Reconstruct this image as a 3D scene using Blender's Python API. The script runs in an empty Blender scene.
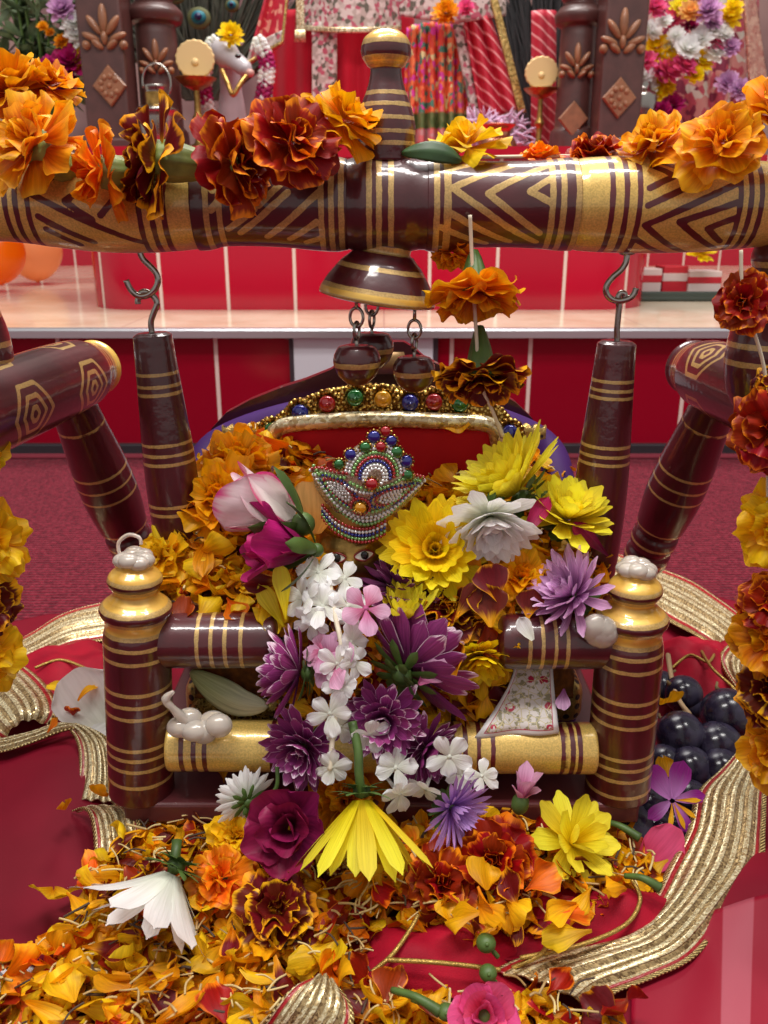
import bpy, bmesh, math, random
import numpy as np
from mathutils import Vector, Matrix, Quaternion

sc = bpy.context.scene
COL = sc.collection
PI = math.pi
rng = random.Random(7)
nrng = np.random.RandomState(11)

# ------------------------------------------------------------------ camera
F = 870.0
PITCH = math.radians(18.85)
S_, C_ = math.sin(PITCH), math.cos(PITCH)
H = 0.41
CAM = Vector((0, 0, H))
RIGHT = Vector((1, 0, 0)); UP = Vector((0, S_, C_)); FWD = Vector((0, C_, -S_))
cd = bpy.data.cameras.new('camera')
cam = bpy.data.objects.new('camera', cd); COL.objects.link(cam)
cam.location = CAM; cam.rotation_euler = (PI/2-PITCH, 0, 0)
cd.sensor_fit = 'VERTICAL'; cd.sensor_height = 36.0; cd.lens = F/1024*36.0
cd.clip_start = 0.02; cd.clip_end = 60
cd.dof.use_dof = True; cd.dof.focus_distance = 0.55; cd.dof.aperture_fstop = 16.0
sc.camera = cam

def ray(u, v):
    return RIGHT*((u-384)/F) + UP*((512-v)/F) + FWD
def P(u, v, Y):
    r = ray(u, v); return CAM + r*(Y/r.y)
def PZ(u, v, Z):
    r = ray(u, v); return CAM + r*((Z-H)/r.z)
def proj(p):
    q = Vector(p)-CAM; d = q.dot(FWD)
    return 384+F*q.x/d, 512-F*q.dot(UP)/d
def depth(p):
    return (Vector(p)-CAM).dot(FWD)
def pxm(n, p):
    return n*depth(p)/F
def cdir(a, b, c):
    return (RIGHT*a + UP*b - FWD*c).normalized()
def hit(u, v, h, t0=.3, t1=1.2):
    r = ray(u, v); t = t0
    while t < t1:
        p = CAM + r*t
        if p.z <= h(p.x, p.y): return p
        t += .001
    return CAM + r*t1

# ------------------------------------------------------------------ mesh builder
ORG = {}
def lerp(a, b, t): return a+(b-a)*t

class MB:
    def __init__(s):
        s.v = []; s.f = []; s.m = []; s.pu = []; s.pv = []; s.rn = []; s.sd = []; s.n = 0
    def add(s, V, Fc, mi=0, pu=None, pv=None, rnd=0.5, sd=None):
        V = np.asarray(V, float).reshape(-1, 3); k = len(V)
        s.v.append(V)
        for f in Fc: s.f.append([i+s.n for i in f]); s.m.append(mi)
        s.pu.append(np.zeros(k) if pu is None else np.asarray(pu, float).ravel())
        s.pv.append(np.zeros(k) if pv is None else np.asarray(pv, float).ravel())
        s.rn.append(np.full(k, rnd) if np.isscalar(rnd) else np.asarray(rnd, float).ravel())
        s.sd.append(np.full(k, -1.) if sd is None else np.asarray(sd, float).ravel())
        s.n += k
        return s
    def merge(s, o, M=None, mi=None, rnd=None):
        V = np.concatenate(o.v)
        if M is not None:
            A = np.array(M); V = V@A[:3, :3].T + A[:3, 3]
        s.v.append(V)
        n0 = s.n
        s.f += [[i+n0 for i in f] for f in o.f]
        s.m += o.m if mi is None else [mi]*len(o.m)
        s.pu += o.pu; s.pv += o.pv
        s.rn += o.rn if rnd is None else [np.full(len(V), rnd)]
        s.sd += o.sd; s.n += len(V)
        return s
    def mesh(s, name, mats, org=(0, 0, 0), smooth=True):
        me = bpy.data.meshes.new(name)
        V = np.concatenate(s.v) - np.array(org)
        nf = len(s.f)
        lens = np.array([len(f) for f in s.f], dtype=np.int32)
        loops = np.fromiter((i for f in s.f for i in f), dtype=np.int32, count=int(lens.sum()))
        me.vertices.add(len(V)); me.vertices.foreach_set('co', V.ravel())
        me.loops.add(len(loops)); me.loops.foreach_set('vertex_index', loops)
        me.polygons.add(nf)
        st = np.zeros(nf, dtype=np.int32); st[1:] = np.cumsum(lens)[:-1]
        me.polygons.foreach_set('loop_start', st); me.polygons.foreach_set('loop_total', lens)
        me.polygons.foreach_set('material_index', np.array(s.m, dtype=np.int32))
        me.polygons.foreach_set('use_smooth', np.full(nf, smooth))
        for nm, arr in (('pu', s.pu), ('pv', s.pv), ('rnd', s.rn), ('sd', s.sd)):
            a = me.attributes.new(nm, 'FLOAT', 'POINT'); a.data.foreach_set('value', np.concatenate(arr))
        for m in (mats if isinstance(mats, (list, tuple)) else [mats]): me.materials.append(m)
        me.update(calc_edges=True); me.validate()
        return me
    def build(s, name, mats, parent=None, local=False, org=None, smooth=True, sharp=None):
        if org is None:
            if parent is not None: org = Vector((0, 0, 0)) if local else ORG[parent]
            else:
                V = np.concatenate(s.v); lo, hi = V.min(0), V.max(0)
                org = Vector(((lo[0]+hi[0])/2, (lo[1]+hi[1])/2, lo[2]))
        me = s.mesh(name, mats, org, smooth)
        o = bpy.data.objects.new(name, me); COL.objects.link(o)
        if sharp:
            md = me
            try: md.set_sharp_from_angle(angle=math.radians(sharp))
            except Exception: pass
        if parent is not None: o.parent = parent
        else: o.location = org
        ORG[o] = Vector(org)
        return o

def tag(o, label=None, cat=None, group=None, kind=None):
    if label: o['label'] = label
    if cat: o['category'] = cat
    if group: o['group'] = group
    if kind: o['kind'] = kind
    return o
def thing(name, loc, label, cat, group=None, mat=None):
    o = bpy.data.objects.new(name, None); COL.objects.link(o)
    o.empty_display_size = .01
    if mat is not None: o.matrix_world = mat
    else: o.location = loc
    ORG[o] = Vector(loc)
    return tag(o, label, cat, group)

def grid_faces(nu, nv, wrap=False, base=0):
    fs = []
    cu = nu if wrap else nu-1
    for j in range(nv-1):
        for i in range(cu):
            a = j*nu+i; b = j*nu+(i+1) % nu
            fs.append((a+base, b+base, b+nu+base, a+nu+base))
    return fs

def frame(axis, ref=None):
    a = Vector(axis).normalized()
    r = Vector(ref) if ref is not None else (Vector((0, 0, 1)) if abs(a.z) < .9 else Vector((0, 1, 0)))
    x = r.cross(a).normalized(); y = a.cross(x).normalized()
    return x, y, a

def lathe(mb, p0, axis, prof, seg=48, nz=None, sdf=None, ref=None, mi=0, caps=True, front=None):
    """prof: [(z, r)...] along axis; sdf(Z, S, T): array of painted-line distances (S = arc length from the front line, T = angle)."""
    if front is not None:
        a = Vector(axis).normalized(); f = Vector(front); f = (f-a*f.dot(a)).normalized()
        ex, ey = f, a.cross(f).normalized()
    else:
        ex, ey, a = frame(axis, ref)
    z = np.array([p[0] for p in prof], float); r = np.array([p[1] for p in prof], float)
    if nz:
        t = np.linspace(z[0], z[-1], nz); t = np.unique(np.concatenate([t, z])); r = np.interp(t, z, r); z = t
    th = np.linspace(-PI, PI, seg, endpoint=False)
    Zg, Tg = np.meshgrid(z, th, indexing='ij'); Rg = np.repeat(r[:, None], seg, 1)
    p0 = np.array(p0); ex = np.array(ex); ey = np.array(ey); a = np.array(a)
    V = p0 + Zg[..., None]*a + (Rg*np.cos(Tg))[..., None]*ex + (Rg*np.sin(Tg))[..., None]*ey
    sd = None
    if sdf is not None: sd = sdf(Zg.ravel(), (Rg*Tg).ravel(), Tg.ravel())
    fs = grid_faces(seg, len(z), True)
    if caps:
        fs.append(tuple(range(seg))[::-1]); b = (len(z)-1)*seg; fs.append(tuple(range(b, b+seg)))
    mb.add(V.reshape(-1, 3), fs, mi, (Tg/PI).ravel(), Zg.ravel(), 0.5, sd)
    return mb

def smooth_prof(pts, n=60):
    """Catmull-Rom through profile points."""
    z = [p[0] for p in pts]; r = [p[1] for p in pts]; out = []
    N = len(pts)
    per = max(2, n//(N-1))
    for i in range(N-1):
        i0 = max(0, i-1); i3 = min(N-1, i+2)
        for k in range(per):
            t = k/per
            def cr(a, b, c, d): return .5*(2*b+(c-a)*t+(2*a-5*b+4*c-d)*t*t+(-a+3*b-3*c+d)*t**3)
            out.append((lerp(z[i], z[i+1], t), max(1e-5, cr(r[i0], r[i], r[i+1], r[i3]))))
    out.append((z[-1], r[-1])); return out

def spline(pts, n=24):
    pts = [Vector(p) for p in pts]; N = len(pts); out = []
    per = max(1, n//(N-1))
    for i in range(N-1):
        a, b, c, d = pts[max(0, i-1)], pts[i], pts[i+1], pts[min(N-1, i+2)]
        for k in range(per):
            t = k/per
            out.append(.5*(2*b+(c-a)*t+(2*a-5*b+4*c-d)*t*t+(-a+3*b-3*c+d)*t**3))
    out.append(pts[-1]); return out

def tube(mb, pts, r, seg=8, mi=0, rnd=.5, caps=True):
    pts = [Vector(p) for p in pts]; n = len(pts)
    rr = [r]*n if np.isscalar(r) else list(np.interp(np.linspace(0, 1, n), np.linspace(0, 1, len(r)), r))
    V = []; x = None
    for i in range(n):
        t = (pts[min(i+1, n-1)]-pts[max(i-1, 0)]).normalized()
        if x is None: x, y, _ = frame(t)
        else:
            x = (x-t*x.dot(t)).normalized(); y = t.cross(x)
        for k in range(seg):
            a = 2*PI*k/seg; V.append(pts[i]+x*(rr[i]*math.cos(a))+y*(rr[i]*math.sin(a)))
    fs = grid_faces(seg, n, True)
    if caps:
        fs.append(tuple(range(seg))[::-1]); fs.append(tuple(range((n-1)*seg, n*seg)))
    pu = np.tile(np.linspace(-1, 1, seg), n); pv = np.repeat(np.linspace(0, 1, n), seg)
    mb.add([tuple(p) for p in V], fs, mi, pu, pv, rnd)
    return mb

_SPH = {}
def sph(nu, nv):
    if (nu, nv) not in _SPH:
        V = [(0, 0, -1)]
        for j in range(1, nv):
            ph = -PI/2+PI*j/nv
            for i in range(nu):
                a = 2*PI*i/nu; V.append((math.cos(ph)*math.cos(a), math.cos(ph)*math.sin(a), math.sin(ph)))
        V.append((0, 0, 1)); fs = []
        for i in range(nu): fs.append((0, 1+(i+1) % nu, 1+i))
        fs += grid_faces(nu, nv-1, True, 1)
        b = 1+(nv-2)*nu
        for i in range(nu): fs.append((b+i, b+(i+1) % nu, b+nu))
        _SPH[(nu, nv)] = (np.array(V), fs)
    return _SPH[(nu, nv)]
def blob(mb, c, r, R=None, nu=12, nv=8, mi=0, rnd=.5):
    V, fs = sph(nu, nv)
    V2 = V*np.array(r if not np.isscalar(r) else (r, r, r))
    if R is not None: V2 = V2@np.array(R).T
    mb.add(V2+np.array(c), fs, mi, V[:, 0], V[:, 2]*.5+.5, rnd)
    return mb

def rbox(mb, lo, hi, bev=.003, seg=2, mi=0, R=None, c=None):
    bm = bmesh.new(); bmesh.ops.create_cube(bm, size=1)
    lo, hi = Vector(lo), Vector(hi); ce = (lo+hi)/2; d = hi-lo
    for v in bm.verts: v.co = Vector((v.co.x*d.x, v.co.y*d.y, v.co.z*d.z))
    if bev > 0: bmesh.ops.bevel(bm, geom=list(bm.edges), offset=bev, segments=seg, affect='EDGES', profile=.5)
    bm.verts.index_update()
    V = [(R@v.co if R is not None else v.co)+ce for v in bm.verts]
    fs = [[v.index for v in f.verts] for f in bm.faces]; bm.free()
    mb.add([tuple(p) for p in V], fs, mi, [p.x for p in V], [p.z for p in V]); return mb

def outline(mb, pts, origin, ex, ey, th, mi=0, bev=0):
    """Solid plate: 2-D outline extruded by th along ex x ey, with a centre fan."""
    ex, ey = Vector(ex), Vector(ey); n = ex.cross(ey).normalized(); o = Vector(origin); N = len(pts)
    cx = sum(p[0] for p in pts)/N; cy = sum(p[1] for p in pts)/N
    rings = [(.0, 1-bev), (.25, 1.), (.75, 1.), (1., 1-bev)] if bev else [(0, 1.), (1, 1.)]
    V = []
    for t, s in rings:
        for p in pts: V.append(o+ex*(cx+(p[0]-cx)*s)+ey*(cy+(p[1]-cy)*s)+n*(th*(t-.5)))
    fs = grid_faces(N, len(rings), True)
    k = len(V); V.append(o+ex*cx+ey*cy-n*(th*.5)); V.append(o+ex*cx+ey*cy+n*(th*.5)); b = (len(rings)-1)*N
    for i in range(N):
        fs.append((k, (i+1) % N, i)); fs.append((k+1, b+i, b+(i+1) % N))
    mb.add([tuple(p) for p in V], fs, mi); return mb

def sheet(mb, fn, nu, nv, th=.0008, mi=0, pu=None, pv=None):
    """Thin solid sheet from fn(a, b) with a, b in 0..1; both faces."""
    A = []
    for j in range(nv):
        for i in range(nu): A.append(Vector(fn(i/(nu-1), j/(nv-1))))
    nrm = []
    for j in range(nv):
        for i in range(nu):
            du = A[j*nu+min(i+1, nu-1)]-A[j*nu+max(i-1, 0)]; dv = A[min(j+1, nv-1)*nu+i]-A[max(j-1, 0)*nu+i]
            n = du.cross(dv); nrm.append(n.normalized() if n.length > 1e-12 else Vector((0, 0, 1)))
    T = [a+n*th*.5 for a, n in zip(A, nrm)]; B = [a-n*th*.5 for a, n in zip(A, nrm)]
    k = nu*nv; fs = grid_faces(nu, nv); fs += [tuple(i+k for i in f[::-1]) for f in grid_faces(nu, nv)]
    def side(idx):
        for a, b in zip(idx[:-1], idx[1:]): fs.append((b, a, a+k, b+k))
    side([i for i in range(nu)]); side([(nv-1)*nu+i for i in range(nu)][::-1])
    side([j*nu for j in range(nv)][::-1]); side([j*nu+nu-1 for j in range(nv)])
    U = np.tile(np.linspace(-1, 1, nu), nv); Vv = np.repeat(np.linspace(0, 1, nv), nu)
    if pv is not None: Vv = Vv*pv
    mb.add([tuple(p) for p in T+B], fs, mi, np.concatenate([U, U]), np.concatenate([Vv, Vv])); return mb
# ------------------------------------------------------------------ materials
def lin(r, g, b):
    f = lambda c: (c/255/12.92) if c/255 <= .04045 else ((c/255+.055)/1.055)**2.4
    return (f(r), f(g), f(b), 1)
class N:
    """small node helper"""
    def __init__(s, name):
        s.m = bpy.data.materials.new(name); s.m.use_nodes = True
        s.t = s.m.node_tree; s.t.nodes.clear()
        s.out = s.t.nodes.new('ShaderNodeOutputMaterial')
    def n(s, typ, **kw):
        x = s.t.nodes.new('ShaderNode'+typ)
        for k, v in kw.items(): setattr(x, k, v)
        return x
    def put(s, sock, val):
        if val is None: return
        if hasattr(val, 'is_output'): s.t.links.new(val, sock)
        elif isinstance(val, (tuple, list)) and len(val) == 3 and sock.type == 'RGBA': sock.default_value = (*val, 1)
        else: sock.default_value = val
    def att(s, name):
        x = s.n('Attribute', attribute_name=name); return x.outputs['Fac']
    def math(s, op, a, b=None, c=None, clamp=False):
        x = s.n('Math', operation=op, use_clamp=clamp)
        for i, q in enumerate((a, b, c)): s.put(x.inputs[i], q)
        return x.outputs[0]
    def step(s, v, lo, hi, smooth=True):
        x = s.n('MapRange', interpolation_type='SMOOTHSTEP' if smooth else 'LINEAR')
        s.put(x.inputs[0], v); s.put(x.inputs[1], lo); s.put(x.inputs[2], hi); return x.outputs[0]
    def rng(s, v, lo, hi, a, b):
        x = s.n('MapRange'); s.put(x.inputs[0], v); s.put(x.inputs[1], lo); s.put(x.inputs[2], hi); s.put(x.inputs[3], a); s.put(x.inputs[4], b)
        return x.outputs[0]
    def mix(s, f, a, b, mode='MIX'):
        x = s.n('Mix', data_type='RGBA', blend_type=mode); s.put(x.inputs[0], f); s.put(x.inputs[6], a); s.put(x.inputs[7], b); return x.outputs[2]
    def noise(s, scale=5, detail=3, vec=None, rough=.5):
        x = s.n('TexNoise'); s.put(x.inputs['Scale'], scale); s.put(x.inputs['Detail'], detail); s.put(x.inputs['Roughness'], rough)
        if vec is not None: s.put(x.inputs['Vector'], vec)
        return x.outputs[0]
    def voro(s, scale=50, feature='F1', out='Distance', vec=None, rand=1.):
        x = s.n('TexVoronoi', feature=feature); s.put(x.inputs['Scale'], scale); s.put(x.inputs['Randomness'], rand)
        if vec is not None: s.put(x.inputs['Vector'], vec)
        return x.outputs[out]
    def xyz(s, x, y, z=0.):
        c = s.n('CombineXYZ'); s.put(c.inputs[0], x); s.put(c.inputs[1], y); s.put(c.inputs[2], z); return c.outputs[0]
    def obj(s):
        return s.n('TexCoord').outputs['Object']
    def sep(s, v):
        x = s.n('SeparateXYZ'); s.put(x.inputs[0], v); return x.outputs
    def hsv(s, col, h=.5, sa=1., v=1.):
        x = s.n('HueSaturation'); s.put(x.inputs['Hue'], h); s.put(x.inputs['Saturation'], sa); s.put(x.inputs['Value'], v); s.put(x.inputs['Color'], col); return x.outputs[0]
    def bump(s, h, strength=.3, dist=.001, normal=None):
        x = s.n('Bump'); s.put(x.inputs['Strength'], strength); s.put(x.inputs['Distance'], dist); s.put(x.inputs['Height'], h)
        if normal is not None: s.put(x.inputs['Normal'], normal)
        return x.outputs[0]
    def bsdf(s, **kw):
        x = s.n('BsdfPrincipled')
        names = dict(col='Base Color', rough='Roughness', metal='Metallic', coat='Coat Weight', coatr='Coat Roughness', spec='Specular IOR Level',
                     trans='Transmission Weight', ior='IOR', sss='Subsurface Weight', normal='Normal', coatn='Coat Normal', sheen='Sheen Weight', alpha='Alpha', emis='Emission Color', emst='Emission Strength', sssr='Subsurface Radius', ssss='Subsurface Scale')
        for k, v in kw.items(): s.put(x.inputs[names[k]], v)
        return x.outputs[0]
    def done(s, shader):
        s.t.links.new(shader, s.out.inputs[0]); return s.m

def petal_mat(name, base, tip, edge=None, e0=.75, e1=.95, transl=.25, streak=.25, var=.35, rough=.5, hue=.012, tv0=.1, tv1=.8):
    k = N(name); pu, pv, rd = k.att('pu'), k.att('pv'), k.att('rnd')
    info = k.n('ObjectInfo').outputs['Random']
    rr = k.math('FRACT', k.math('ADD', rd, info))
    au = k.math('ABSOLUTE', pu)
    st = k.noise(1., 2, k.xyz(k.math('MULTIPLY', pu, 6), k.math('MULTIPLY', pv, 1.6), k.math('MULTIPLY', rr, 40)))
    wob = k.math('MULTIPLY', k.math('SUBTRACT', st, .5), .35)
    c = k.mix(k.step(k.math('ADD', pv, wob), tv0, tv1), base, tip)
    if edge is not None:
        e = k.math('ADD', k.math('MAXIMUM', au, pv), k.math('ADD', wob, k.math('MULTIPLY', k.math('SUBTRACT', rr, .5), .2)))
        c = k.mix(k.step(e, e0, e1), c, edge)
    val = k.math('MULTIPLY', k.rng(rr, 0, 1, 1-var*.5, 1+var*.5), k.rng(st, .25, .75, 1-streak, 1+streak*.5))
    c = k.hsv(c, k.rng(k.math('FRACT', k.math('MULTIPLY', rr, 7.3)), 0, 1, .5-hue, .5+hue), 1., val)
    nm = k.bump(st, .35, .0012)
    b = k.bsdf(col=c, rough=rough, spec=.35, normal=nm)
    t = k.n('BsdfTranslucent'); k.put(t.inputs[0], c)
    mx = k.n('MixShader'); k.put(mx.inputs[0], transl); k.t.links.new(b, mx.inputs[1]); k.t.links.new(t.outputs[0], mx.inputs[2])
    return k.done(mx.outputs[0])

def lacquer(name, wood=lin(78, 12, 22), paint=lin(200, 164, 98), invert=False, paint_metal=.25):
    """painted, varnished turned wood: the painted lines come from the mesh's line-distance attribute"""
    k = N(name); sd = k.att('sd'); ob = k.obj()
    n1 = k.noise(160, 3, ob); n2 = k.noise(900, 2, ob); n3 = k.noise(40, 4, ob)
    line = k.step(k.math('ADD', sd, k.math('MULTIPLY', k.math('SUBTRACT', n1, .5), .0011)), -.00015, .00015)
    wc = k.mix(k.step(n3, .35, .7), wood, tuple(x*.7 for x in wood[:3])+(1,))
    pc = k.mix(k.step(n2, .3, .7), paint, tuple(x*.72 for x in paint[:3])+(1,))
    pc = k.mix(k.step(sd, .0022, .003), pc, k.mix(k.step(n3, .3, .7), lin(240, 196, 92), lin(214, 160, 62))) if not invert else pc
    c = k.mix(line, pc, wc) if invert else k.mix(line, wc, pc)
    met = k.math('MULTIPLY', k.math('SUBTRACT', 1., line) if invert else line, paint_metal)
    nm = k.bump(k.math('ADD', k.math('MULTIPLY', n2, .25), k.math('ADD', k.math('MULTIPLY', line, .5), n1)), .25, .0006)
    nc = k.bump(k.math('ADD', n1, k.math('MULTIPLY', n3, 1.2)), .22, .0008)
    return k.done(k.bsdf(col=c, rough=.4, metal=met, coat=.9, coatr=.09, normal=nm, coatn=nc))

def simple(name, col, rough=.5, metal=0., coat=0., nscale=0, namt=.2, bump=0., bscale=200, sheen=0., spec=.5, dark=None, trans=0., sss=0.):
    k = N(name); ob = k.obj(); c = col
    if nscale: c = k.mix(k.step(k.noise(nscale, 4, ob), .3, .7), col, dark or tuple(x*(1-namt) for x in col[:3])+(1,))
    nm = k.bump(k.noise(bscale, 4, ob), bump, .001) if bump else None
    return k.done(k.bsdf(col=c, rough=rough, metal=metal, coat=coat, normal=nm, sheen=sheen, spec=spec, trans=trans, sss=sss, ssss=.01))

def tiles(name, width=.15, height=.40, col=lin(196, 12, 38), grout=lin(222, 196, 186), g=.0035):
    k = N(name); pu, pv = k.att('pu'), k.att('pv')
    fu = k.math('FRACT', k.math('DIVIDE', pu, width)); fv = k.math('FRACT', k.math('DIVIDE', pv, height))
    du = k.math('MULTIPLY', k.math('SUBTRACT', .5, k.math('ABSOLUTE', k.math('SUBTRACT', fu, .5))), width)
    line = k.math('SUBTRACT', 1., k.step(du, g*.8, g*1.1))
    idx = k.math('FLOOR', k.math('DIVIDE', pu, width))
    wn = k.n('TexWhiteNoise', noise_dimensions='1D'); k.put(wn.inputs['W'], idx)
    c = k.hsv(col, .5, 1., k.rng(wn.outputs[0], 0, 1, .9, 1.08))
    c = k.mix(line, c, grout)
    nm = k.bump(k.math('SUBTRACT', 1., line), .4, .002)
    return k.done(k.bsdf(col=c, rough=k.mix(line, (.12, .12, .12), (.7, .7, .7)), spec=.5, normal=nm))

def lace_mat(name, ripple=1.):
    k = N(name); pu, pv = k.att('pu'), k.att('pv'); au = k.math('ABSOLUTE', pu)
    # lengthwise ridges of gold thread, dark gauze between, red piping near both edges
    w = k.math('SINE', k.math('MULTIPLY', pu, 2*PI*4.2)); ridge = k.step(w, -.35, .25)
    seq = k.voro(1., vec=k.xyz(k.math('MULTIPLY', pu, 22), k.math('MULTIPLY', pv, 900)), rand=.9)
    cell = k.n('TexVoronoi'); k.put(cell.inputs['Vector'], k.xyz(k.math('MULTIPLY', pu, 22), k.math('MULTIPLY', pv, 900))); k.put(cell.inputs['Scale'], 1.)
    cs = k.sep(cell.outputs['Color'])
    gold = k.mix(cs[0], lin(176, 146, 96), lin(255, 246, 206))
    dark = k.mix(cs[1], lin(104, 78, 48), lin(206, 178, 126))
    c = k.mix(ridge, dark, gold)
    red = k.math('MULTIPLY', k.step(au, .74, .77), k.math('SUBTRACT', 1., k.step(au, .84, .87)))
    c = k.mix(red, c, lin(158, 20, 30))
    cord = k.step(au, .87, .9)
    tw = k.step(k.math('SINE', k.math('ADD', k.math('MULTIPLY', pv, 2400), k.math('MULTIPLY', pu, 40))), -.3, .6)
    c = k.mix(cord, c, k.mix(tw, lin(110, 80, 40), lin(246, 222, 150)))
    h = k.math('ADD', k.math('MULTIPLY', ridge, .8), k.math('ADD', k.math('MULTIPLY', cs[2], .5), k.math('MULTIPLY', cord, tw)))
    nm = k.bump(h, .8, .0012)
    met = k.math('MULTIPLY', k.math('SUBTRACT', 1., red), .55)
    return k.done(k.bsdf(col=c, rough=k.rng(cs[2], 0, 1, .18, .5), metal=met, normal=nm))

# wood and metal
M_LAC = lacquer('maroon lacquered wood with gold lines')
M_GLD = lacquer('gold lacquered wood with maroon lines', wood=lin(92, 12, 26), paint=lin(228, 190, 100), invert=True, paint_metal=.25)
M_GOLDPAINT = simple('bright gold paint', lin(224, 182, 70), .28, .75, .6, 300, .35, .25, 900)
M_BOARD = simple('dull maroon painted board', lin(104, 46, 50), .45, 0, .2, 60, .25)
M_BACKB = simple('dark maroon varnished board', lin(58, 14, 22), .3, 0, .5, 60, .25)
M_STEEL = simple('polished steel', lin(170, 165, 158), .22, 1.)
M_GLUE = simple('clear hot glue', lin(250, 240, 228), .15, 0, .5, 0, trans=.6, sss=.0)
M_BRASS = simple('aged brass', lin(190, 150, 82), .32, .9, 0, 120, .45, .3, 400)
M_COPPER = simple('copper', lin(196, 130, 100), .25, .9)
# flowers
P_YEL = petal_mat('yellow chrysanthemum petal', lin(236, 190, 6), lin(255, 226, 24), transl=.35, streak=.15)
P_LEM = petal_mat('lemon chrysanthemum petal', lin(236, 208, 18), lin(254, 240, 64), transl=.35, streak=.15)
P_WHT = petal_mat('white petal', lin(240, 242, 228), lin(253, 252, 252), transl=.35, streak=.12, var=.12, hue=.0)
P_PUR = petal_mat('purple white-rimmed petal', lin(116, 32, 92), lin(152, 58, 124), lin(240, 212, 230), .90, 1.04, transl=.15)
P_DPUR = petal_mat('dark purple petal', lin(78, 20, 60), lin(104, 36, 82), lin(214, 180, 200), .99, 1.1, transl=.15)
P_LIL = petal_mat('lilac petal', lin(168, 96, 160), lin(222, 170, 216), lin(238, 206, 234), .9, 1.1, transl=.3)
P_AST = petal_mat('violet aster petal', lin(160, 104, 196), lin(206, 160, 228), transl=.25)
P_PNK = petal_mat('pale pink petal', lin(206, 104, 150), lin(226, 172, 204), transl=.3, streak=.12)
P_ROSE = petal_mat('blush rose petal', lin(244, 232, 224), lin(246, 222, 226), lin(214, 56, 120), .80, 1.06, transl=.3, streak=.08, var=.1)
P_HOT = petal_mat('hot pink rose petal', lin(214, 60, 110), lin(236, 92, 146), transl=.3, streak=.12)
P_MAG = petal_mat('magenta petal', lin(120, 8, 64), lin(184, 24, 104), transl=.15, streak=.2)
P_DMAG = petal_mat('dark magenta petal', lin(92, 10, 46), lin(140, 24, 76), transl=.15)
P_ORC = petal_mat('purple orchid petal', lin(186, 120, 190), lin(140, 24, 130), transl=.2)
P_PEACH = petal_mat('peach petal', lin(240, 160, 60), lin(246, 190, 110), transl=.3)
P_OR = petal_mat('orange marigold petal', lin(206, 84, 4), lin(238, 146, 8), lin(255, 184, 24), .7, 1.0, transl=.3)
P_RUST = petal_mat('rust marigold petal with orange rim', lin(150, 30, 6), lin(166, 38, 8), lin(250, 140, 16), .88, 1.04, transl=.2)
P_MYEL = petal_mat('yellow marigold petal', lin(236, 164, 6), lin(255, 206, 24), transl=.33, streak=.28)
P_BI = petal_mat('maroon marigold petal with yellow rim', lin(232, 156, 16), lin(110, 16, 8), lin(252, 178, 20), .86, 1.0, transl=.18, tv0=.15, tv1=.4)
P_AMB = petal_mat('amber marigold petal', lin(234, 148, 2), lin(255, 182, 12), transl=.33, streak=.28)
P_ORL = petal_mat('orange loose petal', lin(236, 104, 4), lin(250, 126, 8), lin(255, 168, 20), .8, 1.0, transl=.25)
M_GREEN = simple('green calyx', lin(84, 112, 50), .5, 0, 0, 60, .45, .2, 200)
M_LIMEG = simple('light green ribbed calyx', lin(150, 168, 82), .5, 0, 0, 90, .4)
M_DGREEN = simple('dark green leaf', lin(52, 84, 42), .45, 0, 0, 80, .4)
M_LGREEN = petal_mat('pale green leaf', lin(196, 204, 140), lin(236, 236, 200), transl=.3)
M_STAMEN = simple('pale dry florets', lin(222, 200, 140), .6, 0, 0, 40, .5, dark=lin(150, 110, 60))
M_STRING = simple('white thread', lin(226, 214, 190), .7)
# fabric
def velvet(name, col, hi, bumpy=.2, sheen=.0, fold=9):
    k = N(name); ob = k.obj(); lw = k.n('LayerWeight'); k.put(lw.inputs[0], .4)
    n = k.noise(1400, 2, ob)
    c = k.mix(k.step(k.noise(fold, 3, ob), .3, .7), col, hi)
    return k.done(k.bsdf(col=c, rough=.6, sheen=sheen, spec=.15, normal=k.bump(n, bumpy, .0005)))
M_REDVEL = velvet('red velvet', lin(178, 16, 30), lin(196, 24, 36))
M_CRIM = velvet('crimson satin', lin(106, 5, 26), lin(126, 10, 36), .1)
M_REDNET = velvet('red net cloth', lin(140, 8, 34), lin(172, 18, 44), .5, fold=30)
M_PURVEL = velvet('purple velvet', lin(60, 28, 88), lin(76, 38, 106))
M_LACE = lace_mat('gold sequin lace')
M_GOLDCORD = simple('gold cord', lin(206, 170, 90), .35, .7, 0, 900, .5, .5, 1500)
def brocade(name):
    k = N(name); ob = k.obj(); d = k.voro(140, 'F1', 'Distance', ob, .1)
    hole = k.math('SUBTRACT', 1., k.step(d, .28, .36))
    c = k.mix(hole, k.mix(k.noise(600, 2, ob), lin(230, 200, 120), lin(150, 110, 50)), lin(40, 26, 40))
    return k.done(k.bsdf(col=c, rough=.35, metal=k.math('MULTIPLY', k.math('SUBTRACT', 1., hole), .7), normal=k.bump(k.noise(700, 2, ob), .5, .001)))
M_BROC = brocade('gold brocade with dark holes')
def filigree(name):
    k = N(name); ob = k.obj(); d = k.voro(420, 'F1', 'Distance', ob, 1.)
    c = k.mix(k.step(d, .2, .6), lin(240, 206, 110), lin(110, 70, 20))
    return k.done(k.bsdf(col=c, rough=.28, metal=.85, normal=k.bump(d, -.8, .0015)))
M_FILI = filigree('gold filigree')
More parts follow.
